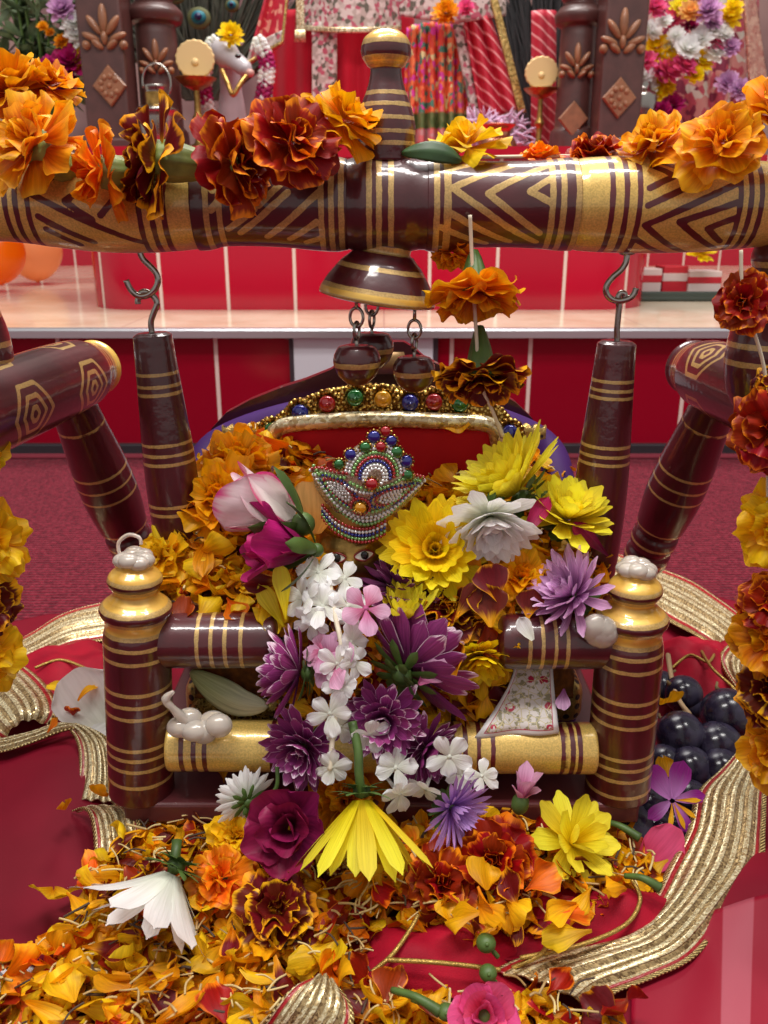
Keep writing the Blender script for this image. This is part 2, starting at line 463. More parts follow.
def glit(name, a, b, scale=700):
    k = N(name); ob = k.obj(); x = k.n('TexVoronoi'); k.put(x.inputs['Scale'], scale); k.put(x.inputs['Vector'], ob)
    cs = k.sep(x.outputs['Color'])
    return k.done(k.bsdf(col=k.mix(cs[0], a, b), rough=k.rng(cs[1], 0, 1, .15, .5), metal=.7, normal=k.bump(cs[2], .6, .001)))
M_GLITG = glit('gold glitter cloth', lin(110, 84, 30), lin(200, 170, 90))
M_TISSUE = glit('silver gold tissue', lin(170, 140, 90), lin(250, 240, 205), 300)
def gem(name, col):
    k = N(name); return k.done(k.bsdf(col=col, rough=.06, coat=1., coatr=.02, spec=.8, metal=.25))
G_RED, G_BLUE, G_GREEN, G_YEL, G_CLR = gem('red gem', lin(170, 14, 24)), gem('blue gem', lin(22, 28, 130)), gem('green gem', lin(24, 110, 46)), gem('amber gem', lin(230, 160, 20)), gem('clear gem', lin(226, 224, 222))
G_LGRN = gem('pale green gem', lin(130, 180, 100))
# ------------------------------------------------------------------ the setting
def struct(name, mb, mats, **kw):
    return tag(mb.build(name, mats, **kw), kind='structure')
ZT = 0.226; YR = 1.52; YU = 1.82; ZU = .515
# carpet
k = N('burgundy ribbed carpet'); ob = k.obj(); xs = k.sep(ob)
wv = k.math('SINE', k.math('MULTIPLY', k.math('ADD', xs[1], k.math('MULTIPLY', k.noise(160, 2, ob), .003)), 2*PI/.0075))
nz = k.noise(700, 3, ob); nb = k.noise(220, 4, ob)
c = k.mix(k.step(nb, .3, .72), lin(92, 14, 32), lin(142, 40, 58))
c = k.mix(k.math('MULTIPLY', k.step(wv, -.2, -.9), .55), c, lin(66, 14, 26))
M_CARPET = k.done(k.bsdf(col=c, rough=.95, spec=.1, sheen=.05, normal=k.bump(k.math('ADD', k.math('MULTIPLY', wv, .5), k.math('ADD', nz, nb)), .8, .003)))
mb = MB(); rbox(mb, (-5, -3, -.02), (5, YR, 0), 0); struct('floor', mb, M_CARPET, smooth=False)
mb = MB(); rbox(mb, (-5, YR-.03, .0), (5, YR-.004, .006), .002)
struct('trim_1', mb, simple('carpet edge binding', lin(120, 34, 50), .9), smooth=False)
# lower riser: tiles, skirting, white access panel
M_TLOW = tiles('red riser tile', .1365, .5, lin(146, 5, 32)); M_TUP = tiles('red step tile', .1365, .5, lin(178, 8, 42))
def tile_wall(name, path, z0, z1, mat, off=0.):
    mb = MB(); L = [0.]
    for a, b in zip(path[:-1], path[1:]): L.append(L[-1]+math.dist(a, b))
    n = len(path); V = [(p[0], p[1], z0) for p in path]+[(p[0], p[1], z1) for p in path]
    mb.add(V, [(i, i+1, n+i+1, n+i) for i in range(n-1)], 0, [l+off for l in L]*2, [0.02]*n+[z1-z0+.02]*n)
    return struct(name, mb, mat)
xa = (218-384)/F*1.53
x_pan = [(294-384)/F*1.515, (433-384)/F*1.515]
off = (-2.2-xa) % .1365
tile_wall('wall_riser', [(-5, YR), (5, YR)], 0, ZT-.012, M_TLOW, (-5-xa))
mb = MB(); rbox(mb, (-5, YR-.012, .0), (5, YR+.004, .022), .002); struct('baseboard_riser', mb, simple('black rubber skirting', lin(40, 36, 42), .5), smooth=False)
mb = MB(); rbox(mb, (x_pan[0], YR-.008, .024), (x_pan[1], YR+.01, ZT-.016), .002)
pan = tag(mb.build('access_panel', simple('white painted panel', lin(206, 206, 214), .35), smooth=False), 'white access panel set among the red tiles behind the swing', 'panel')
mb = MB(); rbox(mb, (x_pan[1], YR-.0085, .024), (x_pan[1]+.008, YR-.001, ZT-.016), .0005); mb.build('rubber_seal', simple('dark seal', lin(52, 36, 44), .6), pan, smooth=False); mb = MB(); rbox(mb, (x_pan[0]-.007, YR-.0085, .024), (x_pan[0], YR-.001, ZT-.016), .0005)
ORG[pan] = ORG[pan]; mb.build('rubber_seal', simple('dark seal', lin(52, 36, 44), .6), pan, smooth=False)
# tread of polished pale stone with a metal nosing
k = N('polished cream stone'); ob = k.obj(); n = k.noise(7, 6, ob, .65); x3 = k.sep(ob)
fx = k.math('ABSOLUTE', k.math('SUBTRACT', k.math('FRACT', k.math('MULTIPLY', x3[0], 2.2)), .5))
c = k.mix(k.step(n, .35, .7), lin(230, 214, 190), lin(210, 188, 160)); c = k.mix(k.step(fx, .495, .499), c, lin(190, 168, 150))
M_STONE = k.done(k.bsdf(col=c, rough=.12, spec=.6))
mb = MB(); rbox(mb, (-5, YR-.012, ZT-.012), (5, 3.5, ZT), .0); struct('floor_step', mb, M_STONE, smooth=False)
mb = MB(); pr = [(0, 0), (.0, .012), (.006, .015), (.016, .016), (.016, .0)]
V = []
for X in (-5, 5): V += [(X, YR-.022+p[0], ZT-.0145+p[1]) for p in pr]
mb.add(V, [(i, (i+1) % 5, 5+(i+1) % 5, 5+i) for i in range(5)]+[(0, 1, 2, 3, 4), (9, 8, 7, 6, 5)])
struct('trim_nosing', mb, simple('brushed aluminium', lin(206, 208, 214), .3, .85), smooth=False)
# upper step: bulging front with rounded corners
def arc(cx, cy, r, a0, a1, n=10): return [(cx+r*math.cos(math.radians(a0+(a1-a0)*i/n)), cy+r*math.sin(math.radians(a0+(a1-a0)*i/n))) for i in range(n+1)]
path = [(-.62, 3.45)]+arc(-.50, YU+.12, .12, 180, 270)+arc(.42, YU+.14, .14, 270, 360)+[(.56, 3.45)]
tile_wall('wall_step', path, ZT, ZU, M_TUP, .03)
tile_wall('wall_back_step', [(-5, 3.45), (5, 3.45)], ZT, .62, M_TUP)
mb = MB(); n = len(path); mb.add([(p[0], p[1]-.012, ZU) for p in path]+[(p[0], p[1]-.012, ZU+.02) for p in path], [tuple(range(n, 2*n))]+[(i, i+1, n+i+1, n+i) for i in range(n-1)])
struct('floor_altar', mb, velvet('red altar covering', lin(176, 14, 40), lin(190, 24, 50)), smooth=False)
mb = MB(); rbox(mb, (-5, 3.6, -.1), (5, 3.7, 3.4), 0)
k = N('dim altar wall'); ob = k.obj()
c = k.mix(k.step(k.noise(2.2, 3, ob), .35, .65), lin(96, 62, 66), lin(150, 120, 116))
struct('wall_back', mb, k.done(k.bsdf(col=c, rough=.8)), smooth=False)

# ------------------------------------------------------------------ painted-line distance fields
def seg_sd(strokes, hw):
    A = np.array([[s[0], s[1]] for s in strokes]); B = np.array([[s[2], s[3]] for s in strokes])
    W = np.array([s[4] if len(s) > 4 else hw for s in strokes])
    def fn(Z, Sx, T):
        out = np.full(Z.shape, -1.)
        for a, b, w in zip(A, B, W):
            d = b-a; L = max(1e-12, d@d)
            t = np.clip(((Z-a[0])*d[0]+(Sx-a[1])*d[1])/L, 0, 1)
            out = np.maximum(out, w-np.hypot(Z-a[0]-t*d[0], Sx-a[1]-t*d[1]))
        return out
    return fn
def ring_sd(zs, hw):
    zs = [(z, hw) if np.isscalar(z) else z for z in zs]
    def fn(Z, Sx, T):
        out = np.full(Z.shape, -1.)
        for z, w in zs: out = np.maximum(out, w-np.abs(Z-z))
        return out
    return fn
def union(*fs):
    def fn(Z, Sx, T):
        o = fs[0](Z, Sx, T)
        for f in fs[1:]: o = np.maximum(o, f(Z, Sx, T))
        return o
    return fn

# ------------------------------------------------------------------ swing frame
YB = .55; pb = P(384, 205, YB); ZB = pb.z; db = depth(pb)
def bx(u): return (u-384)/F*(db-.024)
RB = .0268
def bst(u, v):      # a point painted on the beam's face -> (x, arc length up the face)
    s = max(-.99, min(.99, (205-v)/45.5)); return bx(u), RB*math.asin(s)
def bseg(*pts, w=None):
    out = []
    q = [bst(*p) for p in pts]
    for a, b in zip(q[:-1], q[1:]): out.append((a[0], a[1], b[0], b[1]) if w is None else (a[0], a[1], b[0], b[1], w))
    return out
fr = thing('swing_stand', (0, YB, 0), 'maroon and gold lacquered frame of the toy swing, with its patterned crossbeam', 'swing frame')
# crossbeam, along +x; front line faces the camera; arc length grows downward for axis +x with front -y -> flip sign in strokes
def beam(name, u0, u1, prof, strokes, rings, mat, hw, rhw):
    z0, z1 = bx(u0), bx(u1)
    pf = smooth_prof([(bx(u), r) for u, r in prof], 60)
    f1 = ring_sd([bx(u) for u in rings], rhw); f2 = seg_sd([(a[0], a[1], a[2], a[3]) for a in strokes], hw) if strokes else None
    mb = MB(); lathe(mb, (0, YB, ZB), (1, 0, 0), pf, 128, 150, union(f1, f2) if f2 else f1, front=(0, -1, 0))
    return mb.build(name, mat, fr)
sg = -1.0
def flip(L): return [(a[0], sg*a[1], a[2], sg*a[3]) for a in L]
right_m = bseg((514,168),(452,190),(541,241))+bseg((548,169),(488,195),(543,232))+bseg((551,181),(530,193),(551,203))+bseg((453,214),(514,241))+bseg((442,226),(490,243))+bseg((452,172),(483,165))
beam('beam_section', 430, 581, [(428,.0262),(440,.0272),(452,.0262),(480,.0245),(520,.0243),(552,.0252),(570,.0262),(582,.0262)], flip(right_m), [437,447,426+22.5,553,564,579], M_LAC, .0019, .0017)
left_m = bseg((225,228),(254,209))+bseg((237,232),(288,194))+bseg((264,236),(319,194))+bseg((287,238),(316,221))+bseg((304,241),(320,236))+bseg((210,210),(236,184))+bseg((212,192),(228,176))+bseg((236,205),(272,172))+bseg((258,206),(300,172))
beam('beam_section', 190, 345, [(189,.0262),(200,.0258),(215,.0238),(240,.0235),(280,.0243),(315,.0262),(335,.0268),(346,.0258)], flip(left_m), [205,218,321,331,341], M_LAC, .0019, .0016)
right_g = bseg((738,185),(647,224),(704,251))+bseg((737,203),(681,221),(728,246))+bseg((738,217),(711,227),(730,240))+bseg((647,206),(704,182),(660,166))+bseg((648,190),(674,179),(652,170))+bseg((640,236),(680,252))+bseg((690,166),(738,176))
beam('beam_end', 581, 860, [(580,.0250),(590,.0262),(620,.0272),(660,.0276),(720,.0268),(770,.0246),(800,.0236),(840,.0243),(860,.024)], flip(right_g), [612,626,639,740,751,762,800,812], M_GLD, .0019, .0016)
left_g = bseg((78,167),(30,195),(135,240))+bseg((86,190),(65,202),(91,219))+bseg((35,216),(86,240))+bseg((40,228),(70,243))+bseg((96,180),(120,196),(100,215))+bseg((120,178),(138,196))
beam('beam_end', -80, 191, [(-80,.024),(-50,.0215),(-20,.0208),(0,.0216),(30,.0238),(80,.0268),(130,.0275),(170,.0262),(191,.0250)], flip(left_g), [2,13,26,139,151,163,-40,-52], M_GLD, .0019, .0016)
mb = MB(); lathe(mb, (0, YB, ZB), (1, 0, 0), smooth_prof([(bx(344),.0252),(348,.0),][:1]+[(bx(352),.0262),(bx(362),.0282),(bx(385),.0284),(bx(405),.0278),(bx(418),.0258),(bx(431),.0258)], 40), 96, 60, ring_sd([bx(369),bx(379),bx(391)], .0016), front=(0, -1, 0))
mb.build('beam_hub', M_LAC, fr)
# finial
def zat(v, Y): return P(384, v, Y).z
fx0 = P(386, 100, YB).x
pf = [(zat(162,YB),.0165),(zat(140,YB),.0172),(zat(122,YB),.0168),(zat(105,YB),.0142),(zat(88,YB),.0108),(zat(76,YB),.0092),(zat(69,YB),.009),(zat(66,YB),.011),(zat(58,YB),.0136),(zat(48,YB),.0141),(zat(38,YB),.0122),(zat(31,YB),.0075),(zat(29,YB),.0008)]
# gold dome of the finial: everything above v 69 except a maroon belt
zb0, zb1, zt = zat(54,YB-.012), zat(42,YB-.012), zat(69,YB)
def fin_sd(Z, Sx, T):
    rings = ring_sd([zat(v,YB-.013) for v in (143,131,117,103,91)], .0011)(Z, Sx, T)
    ball = np.minimum(Z-zt, np.maximum(zb0-Z, Z-zb1))
    return np.maximum(rings, ball)
mb = MB(); lathe(mb, (fx0, YB, 0), (0, 0, 1), smooth_prof(pf, 96), 64, None, fin_sd, front=(0, -1, 0)); mb.build('finial', M_LAC, fr)
# side posts below the beam ends, side bars, legs
for sx in (-1, 1):
    X = .262*sx if sx < 0 else .243
    pf = [(ZB-.02,.0165),(ZB-.03,.019),(ZB-.04,.0165),(ZB-.052,.0195),(ZB-.075,.0255),(ZB-.095,.0268),(ZB-.112,.0235),(ZB-.122,.019),(.29,.017)][::-1]
    mb = MB(); lathe(mb, (X, YB, 0), (0, 0, 1), smooth_prof(pf, 64), 64, 90, ring_sd([ZB-.034, ZB-.052, ZB-.064, ZB-.082, ZB-.093], .0017), front=(0, -1, 0))
    mb.build('side_post', M_LAC, fr)
    # horizontal side bar, running front to back
    A = Vector((.262*sx, .36, .296)); B = Vector(((.228 if sx < 0 else .243)*sx, .69, .296)); L = (B-A).length; ax = (B-A)/L
    st = []
    R0 = .0265
    for z0, dr in ((L-.066, 1), (L-.155, 1), (.10, -1)):
        for s0 in (-2.1, 0, 2.1) if sx > 0 else (-1.05, 1.05, 3.1):
            s0 *= R0
            for q in (.35, .95, 1.6):
                w, h = .0125*q, .0195*q
                pts = [(z0-w*1.2, s0), (z0-w*.5, s0+h*.62), (z0+w*.5, s0+h*.62), (z0+w*1.2, s0), (z0+w*.5, s0-h*.62), (z0-w*.5, s0-h*.62), (z0-w*1.2, s0)]
                st += [(a[0], a[1], b[0], b[1]) for a, b in zip(pts[:-1], pts[1:])]
    cut = ring_sd([L-.022], .02)
    sdf = seg_sd(st, .0016); rg = ring_sd([(L-.016,.0015),(L-.023,.0014),(L-.0295,.0012),(.022,.0015),(.03,.0014)], .0015)
    def bar_sd(Z, Sx, T, sdf=sdf, rg=rg, L=L):
        inner = np.where((Z < L-.031) & (Z > .035), sdf(Z, Sx, T), -1.)
        endg = np.where(sx < 0, Z-(L-.012), -1.)
        endg = np.where(Z > L-.0015, -.001, endg)
        return np.maximum(np.maximum(inner, rg(Z, Sx, T)), endg)
    pf = [(0,.018),(.006,.022),(.02,.0255),(.06,.0268),(L-.08,.0272),(L-.035,.0258),(L-.014,.0215),(L-.008,.0205),(L-.003,.0215),(L,.0185)]
    mb = MB(); lathe(mb, A, ax, smooth_prof(pf, 110), 128, 190, bar_sd, front=(-sx*.7, -.3, .9)); mb.build('side_bar', M_LAC, fr)
    for (y0, y1) in ((.655, .772), (.45, .345)):
        X0 = (.242 if sx < 0 else .257)*sx if y0 > .5 else .256*sx; X1 = (.207 if sx < 0 else .219)*sx if y0 > .5 else .226*sx
        T0 = Vector((X0, y0, .288)); T1 = Vector((X1, y1, .006)); D = (T1-T0); L = D.length; D.normalize()
        pf = [(0,.0165),(.035,.0185),(.08,.0225),(.115,.0232),(.143,.0205),(.149,.0172),(.154,.0196),(.165,.0196),(.169,.0178),(.174,.0195),(.186,.0192),(.192,.0165),(.23,.0168),(.27,.0195),(L,.02)]
        st = []
        for q in range(6):
            s0 = (q-2.5)*.0185; w = .011; zc = .222
            pts = [(zc-.017, s0), (zc, s0+w), (zc+.017, s0), (zc, s0-w), (zc-.017, s0)]
            st += [(a[0], a[1], b[0], b[1], .0017) for a, b in zip(pts[:-1], pts[1:])]
        mb = MB(); lathe(mb, T0, D, smooth_prof(pf, 110), 72, 150, union(seg_sd(st, .0017), ring_sd([.036,.079,.091,.103,.142,(.160,.0012),(.180,.0016),(.1895,.001),.245,.262,.274,.286], .0011)), front=(0, -1, 0))
        mb.build('leg', M_LAC, fr)
# screw hooks in the beam
def hook_pts(u, tilt=1):
    px = lambda du, v: P(u+du*tilt, v, YB)
    return px
HL = [(140,244),(140,252),(143,259),(150,266),(156,273),(158,281),(155,289),(148,295),(139,296),(131,290),(126,280)]
HR = [(627,252),(626,262),(621,270),(613,277),(607,285),(606,292),(610,298),(618,301),(628,299),(634,294),(636,288)]
for pts in (HL, HR):
    mb = MB(); tube(mb, spline([P(u, v, YB-.002) for u, v in pts], 40), .0019, 10); blob(mb, P(pts[0][0], pts[0][1]+1, YB), (.005, .005, .0016), None, 16, 6)
    tag(mb.build('screw_hook', M_STEEL, fr), 'steel screw hook')

# ------------------------------------------------------------------ hanging bell ornament
bl = thing('hanging_bell', P(379, 300, YB), 'maroon and gold wooden bell under the crossbeam with three small bells hanging', 'bell ornament')
b0 = P(386, 240, YB); bt = (P(376, 302, YB)-b0); bax = Vector((-.15, .0, -1)).normalized(); Lb = .0385
pf = [(0,.013),(.004,.0165),(.009,.0163),(.010,.0185),(.016,.0245),(.024,.0303),(.031,.0342),(.0355,.0360),(.0375,.0354),(.0385,.031)]
mb = MB(); lathe(mb, b0+Vector((0, 0, .002)), bax, smooth_prof(pf, 60), 80, None, ring_sd([(.0075,.0022),(.0185,.0013),(.034,.0042)], .001), front=(0, -1, 0)); mb.build('bell_dome', M_LAC, bl)
for i, (u, v, y, ru) in enumerate(((357, 364, YB-.018, 23.5), (372, 350, YB+.016, 21.5), (414, 373, YB-.006, 21))):
    c = P(u, v, y); r = pxm(ru, c)
    pf = [(-r*.86,.0006),(-r*.84,r*.42),(-r*.5,r*.80),(0,r),(r*.4,r*.97),(r*.72,r*.78),(r*.8,r*.5),(r*.82,.0006)]
    mb = MB(); lathe(mb, c, (0, 0, 1), smooth_prof(pf, 50), 48, None, ring_sd([(0.0002,.0016)], .001), front=(0, -1, 0)); kb = mb.build('small_bell', M_LAC, bl)
    tp = c+Vector((0, 0, r*.8)); ub = (P(u, 322, y).z if i != 2 else P(u, 330, y).z)
    mid = Vector((tp.x, tp.y, (tp.z+ub)/2+.001)); q = (ub-tp.z)
    mb = MB(); tube(mb, [tp-Vector((0, 0, .003)), tp+Vector((0, 0, .004))], .0011, 8)
    def ring(cn, r1, r2, pl, n=20): return [cn+pl*(r1*math.sin(2*PI*t/n))+Vector((0, 0, r2*math.cos(2*PI*t/n))) for t in range(n+1)]
    tube(mb, ring(tp+Vector((0, 0, .0085)), .0030, .0052, Vector((.5, .86, 0))), .0010, 8)
    tube(mb, ring(tp+Vector((0, 0, .0165)), .0042, .0056, Vector((.95, -.3, 0))), .0010, 8)
    tube(mb, [tp+Vector((0, 0, .0215)), tp+Vector((0, 0, .031))], .0011, 8)
    tag(mb.build('ring_link', M_STEEL, kb), 'steel ring link')

# ------------------------------------------------------------------ swing seat
YP = .48; RP = .0205
seat = thing('swing_bench', (0, YP+.08, .045), 'maroon and gold lacquered hanging seat of the swing, piled with flowers', 'swing seat')
mb = MB(); rbox(mb, (-.166, .463, .041), (.163, .665, .0555), .002); mb.build('seat_board', M_BOARD, seat, smooth=False)
def zf(v, Y=YP): return P(384, v, Y-RP).z
for sx, u0 in ((-1, 135), (1, 634)):
    cx0 = P(u0, 600, YP).x; cxb = P(141 if sx < 0 else 618, 780, YP).x
    zz = lambda v: zat(v, YP)
    dv = 0 if sx < 0 else 10
    z_b = .055
    pts = [(z_b,.0208),(zz(700),.0206),(zz(660),.0204),(zz(638+dv),.0203),(zz(632+dv),.0198),(zz(626+dv),.0188),(zz(621+dv),.0183),(zz(615+dv),.0196),(zz(609+dv),.0216),(zz(604+dv),.0208),(zz(597+dv),.0158),(zz(592+dv),.0132),(zz(588+dv),.0136),(zz(583+dv),.0156),(zz(579+dv),.0164),(zz(573+dv),.0148),(zz(567+dv),.0105),(zz(563+dv),.0062),(zz(561+dv),.0006)]
    pf = smooth_prof(pts, 160)
    lines = [zf(v+dv*.9) for v in (653, 666, 697, 709, 721)]+[zf(v+dv*1.0) for v in (752, 762, 773, 789)]
    ztop = zf(644+dv); k1 = (zz(608.5+dv), .0030); k2 = (zz(581.5+dv), .0024)
    def psd(Z, Sx, T, lines=lines, ztop=ztop, k1=k1, k2=k2):
        o = ring_sd(lines, .00125)(Z, Sx, T)
        top = Z-ztop
        for zc, w in (k1, k2): top = np.minimum(top, np.abs(Z-zc)-w*.75)
        return np.maximum(o, top)
    ax = Vector((cx0-cxb, 0, zz(600)-zz(780))).normalized()
    base = Vector((cxb, YP, z_b))
    pf2 = [(z-z_b, r) for z, r in pf]
    mb = MB(); lathe(mb, base, ax, pf2, 72, 260, lambda Z, S, T, psd=psd, z_b=z_b: psd(Z+z_b, S, T), front=(0, -1, 0))
    po = tag(mb.build('seat_post', M_LAC, seat), 'seat post with a gold knob')
    top = base+ax*(zz(563+dv)-z_b)
    mb = MB()
    for q in range(7):
        a = q*.9; blob(mb, top+Vector((.006*math.cos(a), .006*math.sin(a), .002+.001*(q % 3))), (.0066, .0062, .0046), None, 18, 12)
    if sx < 0: tube(mb, spline([top+Vector((-.008, 0, .004)), top+Vector((-.009, .002, .012)), top+Vector((-.003, .003, .017)), top+Vector((.004, .001, .016)), top+Vector((.005, 0, .012))], 20), .0012, 6)
    tag(mb.build('glue_blob', M_GLUE, po), 'lump of clear hot glue')
# arm rails, front rail, side rails
def rail(name, p0, p1, r, rings, mat, hw, rounded=None, gold=False):
    p0, p1 = Vector(p0), Vector(p1); L = (p1-p0).length
    pf = [(0, r*.97), (L*.02, r), (L*.9, r), (L*.96, r*.93), (L*.99, r*.7), (L, r*.3)] if rounded else [(0, r*.96), (.001, r), (L-.001, r), (L, r*.96)]
    mb = MB(); lathe(mb, p0, p1-p0, smooth_prof(pf, 40) if rounded else pf, 56, 120, ring_sd(rings, hw), front=(0, -1, .3))
    return mb.build(name, mat, seat)
ya = YP+.004
a0 = P(160, 640, ya); a1 = P(281, 640, ya); rr = .0172
fxr = lambda u: P(u, 640, ya-.016).x
rail('arm_rail', a0, a1, rr, [fxr(u)-a0.x for u in (196, 210, 224, 240)], M_LAC, .0012, True)
a0 = P(612, 641, ya); a1 = P(496, 641, ya)
rail('arm_rail', a0, a1, rr, [a0.x-fxr(u) for u in (531, 544, 557, 569)], M_LAC, .0011, True)
yg = YP-.004; a0 = P(170, 745, yg); a1 = P(593, 748, yg); fxg = lambda u: P(u, 745, yg-.016).x
rail('front_rail', a0, a1, .0162, [fxg(u)-a0.x for u in (179.5, 192, 203, 271, 283, 453, 466, 480, 494, 565, 574, 582)], M_GLD, .0015)
mb = MB()
g = P(200, 727, yg-.016)
for q in range(6): blob(mb, g+Vector((-.012+.0048*q, .004*math.sin(q*2.), .003*math.sin(q*1.7))), (.0085, .007, .0065+.001*(q % 2)), None, 18, 12)
tube(mb, spline([g+Vector((-.008, 0, .004)), g+Vector((-.015, -.004, .016)), g+Vector((-.018, -.004, .022)), g+Vector((-.013, -.004, .027))], 16), [.004, .0022, .003, .001], 8)
tag(mb.build('glue_blob', M_GLUE, seat), 'lump of clear hot glue')
mb = MB(); g = P(604, 622, ya-.016)
g = P(602, 628, ya-.018)
for q in range(5): blob(mb, g+Vector((rng.uniform(-.004, .004), 0, rng.uniform(-.005, .005))), (.009, .006, .009), None, 14, 8)
tag(mb.build('glue_blob', M_GLUE, seat), 'lump of clear hot glue')
for sx in (-1, 1):
    rail('side_rail', (.150*sx, YP, .163), (.146*sx, .650, .163), .0150, [.04, .05, .1, .11], M_LAC, .0011)
    mb = MB(); lathe(mb, (.146*sx, .652, .056), (0, 0, 1), smooth_prof([(0, .019), (.06, .018), (.11, .018), (.125, .012), (.128, .001)], 30), 48, 60, ring_sd([.02, .03, .06, .07, .1], .0012), front=(0, -1, 0)); mb.build('seat_post', M_LAC, seat)
# backboard with a curved top
Ybk = .668
top = [(204,446),(212,428),(226,413),(250,400),(280,388),(305,380),(330,370),(350,358),(362,347),(368,343),(384,342),(404,342),(414,348),(424,357),(445,368),(470,378),(492,388),(515,402),(532,418),(545,440),(552,462)]
pts = [P(u, v, Ybk) for u, v in top]
poly = [(p.x, p.z) for p in pts]; poly = poly+[(poly[-1][0]+.002, .052), (poly[0][0]-.002, .052)]
mb = MB(); outline(mb, poly[::-1], (0, Ybk+.006, 0), (1, 0, 0), (0, 0, 1), .012); bb = mb.build('backboard', M_BACKB, seat, smooth=False)
mb = MB(); outline(mb, [(P(u, v, Ybk-.002).x, P(u, v, Ybk-.002).z) for u, v in ((371,374),(376,352),(404,352),(409,374))][::-1], (0, Ybk-.002, 0), (1, 0, 0), (0, 0, 1), .002)
tag(mb.build('ornament_panel', simple('faded gold paint', lin(140, 108, 70), .4, .5), bb), 'small gold painted panel')
# hanging rods with hooks
for (ut, vt, ub, vb, hk) in ((152, 333, 177, 515, [(152,334),(151,322),(154,312),(157,304),(154,297),(147,292),(141,293),(138,300),(138,304)]), (617, 341, 598, 512, [(617,342),(617,330),(618,318),(619,306),(618,298),(621,293),(625,295),(624,302)])):
    t = P(ut, vt, YB); b = P(ub, vb, YB); D = (b-t).normalized(); b = t+D*((t.z-.165)/(-D.z)); L = (b-t).length
    Lv = lambda v: (t.z-P(0, v, YB-.013).z)
    pf = [(0,.0095),(.0015,.0118),(.01,.0125),(.045,.0145),(.08,.0166),(.11,.0172),(.14,.0165),(L,.0150)]
    vr = (376, 388, 396, 446, 456, 465, 507, 515) if ut < 300 else (383, 392, 399.5, 448, 457, 465)
    mb = MB(); lathe(mb, t, D, smooth_prof(pf, 80), 56, 140, ring_sd([Lv(v) for v in vr], .00105), front=(0, -1, 0)); ro = mb.build('hanging_rod', M_LAC, seat)
    mb = MB(); tube(mb, spline([P(u, v, YB) for u, v in hk], 36), .0019, 10); tag(mb.build('screw_hook', M_STEEL, ro), 'steel screw hook')
# ------------------------------------------------------------------ petals and blooms
WPROF = dict(
    mum=([0, .2, .6, .85, .95, 1], [.4, .62, 1, 1, .8, .45]),
    daisy=([0, .25, .65, .88, .96, 1], [.4, .75, 1, .85, .5, .12]),
    mari=([0, .25, .5, .75, .93, 1], [.12, .42, .85, 1.05, 1.05, .9]),
    rose=([0, .2, .5, .8, .93, 1], [.35, .75, 1, 1.02, .95, .8]),
    oval=([0, .3, .65, .88, .96, 1], [.22, .7, 1, .82, .5, .15]),
    needle=([0, .4, .8, .95, 1], [.6, .9, 1, .7, .2]),
    loose=([0, .15, .35, .6, .85, .95, 1], [.05, .12, .5, 1, 1.05, .95, .75]),
    strap=([0, .15, .4, .7, .9, 1], [.1, .25, .6, 1, .8, .2]))
def petal(L, W, kind='mum', cup=.15, curl=.3, ruf=0., nu=5, nv=7, g=None, cp=1.4, twist=0.):
    """one petal in the local frame: base at the origin, +Y along it, +Z its inner face. -> verts, pu, pv, faces"""
    g = g or rng
    t = np.linspace(0, 1, nv); w = np.interp(t, *WPROF[kind])*W*.5
    ph = curl*t**cp; d = L/(nv-1)
    y = np.concatenate([[0], np.cumsum(np.cos((ph[1:]+ph[:-1])/2)*d)]); z = np.concatenate([[0], np.cumsum(np.sin((ph[1:]+ph[:-1])/2)*d)])
    u = np.linspace(-1, 1, nu); U, T = np.meshgrid(u, t)
    a, b, fr = g.uniform(0, 6.28), g.uniform(0, 6.28), g.uniform(3, 5.)
    off = cup*W*.5*np.abs(U)**1.7*np.sin(PI*np.minimum(1, T*.8+.2))
    if ruf: off = off + ruf*W*T**1.5*(.5*np.sin(fr*U+a)+.35*np.sin(4*T+3*U+b)*np.abs(U))
    tip = -np.abs(U)**2.6*T**2.5*dict(mari=.24, loose=.2, rose=.22, mum=.08).get(kind, .03)*L
    X = U*w[:, None]; Y = y[:, None]-np.sin(ph)[:, None]*off+tip; Z = z[:, None]+np.cos(ph)[:, None]*off
    if ruf: Y = Y+ruf*.16*L*T**3*np.sin(fr*1.8*U+b)
    if twist:
        c, s = np.cos(twist*T), np.sin(twist*T); X, Z = X*c-(Z-z[:, None])*s, z[:, None]+X*s+(Z-z[:, None])*c
    return np.stack([X, Y, Z], -1).reshape(-1, 3), U.ravel(), T.ravel(), grid_faces(nu, nv)
def rotx(a): return np.array([[1, 0, 0], [0, math.cos(a), -math.sin(a)], [0, math.sin(a), math.cos(a)]])
def rotz(a): return np.array([[math.cos(a), -math.sin(a), 0], [math.sin(a), math.cos(a), 0], [0, 0, 1]])
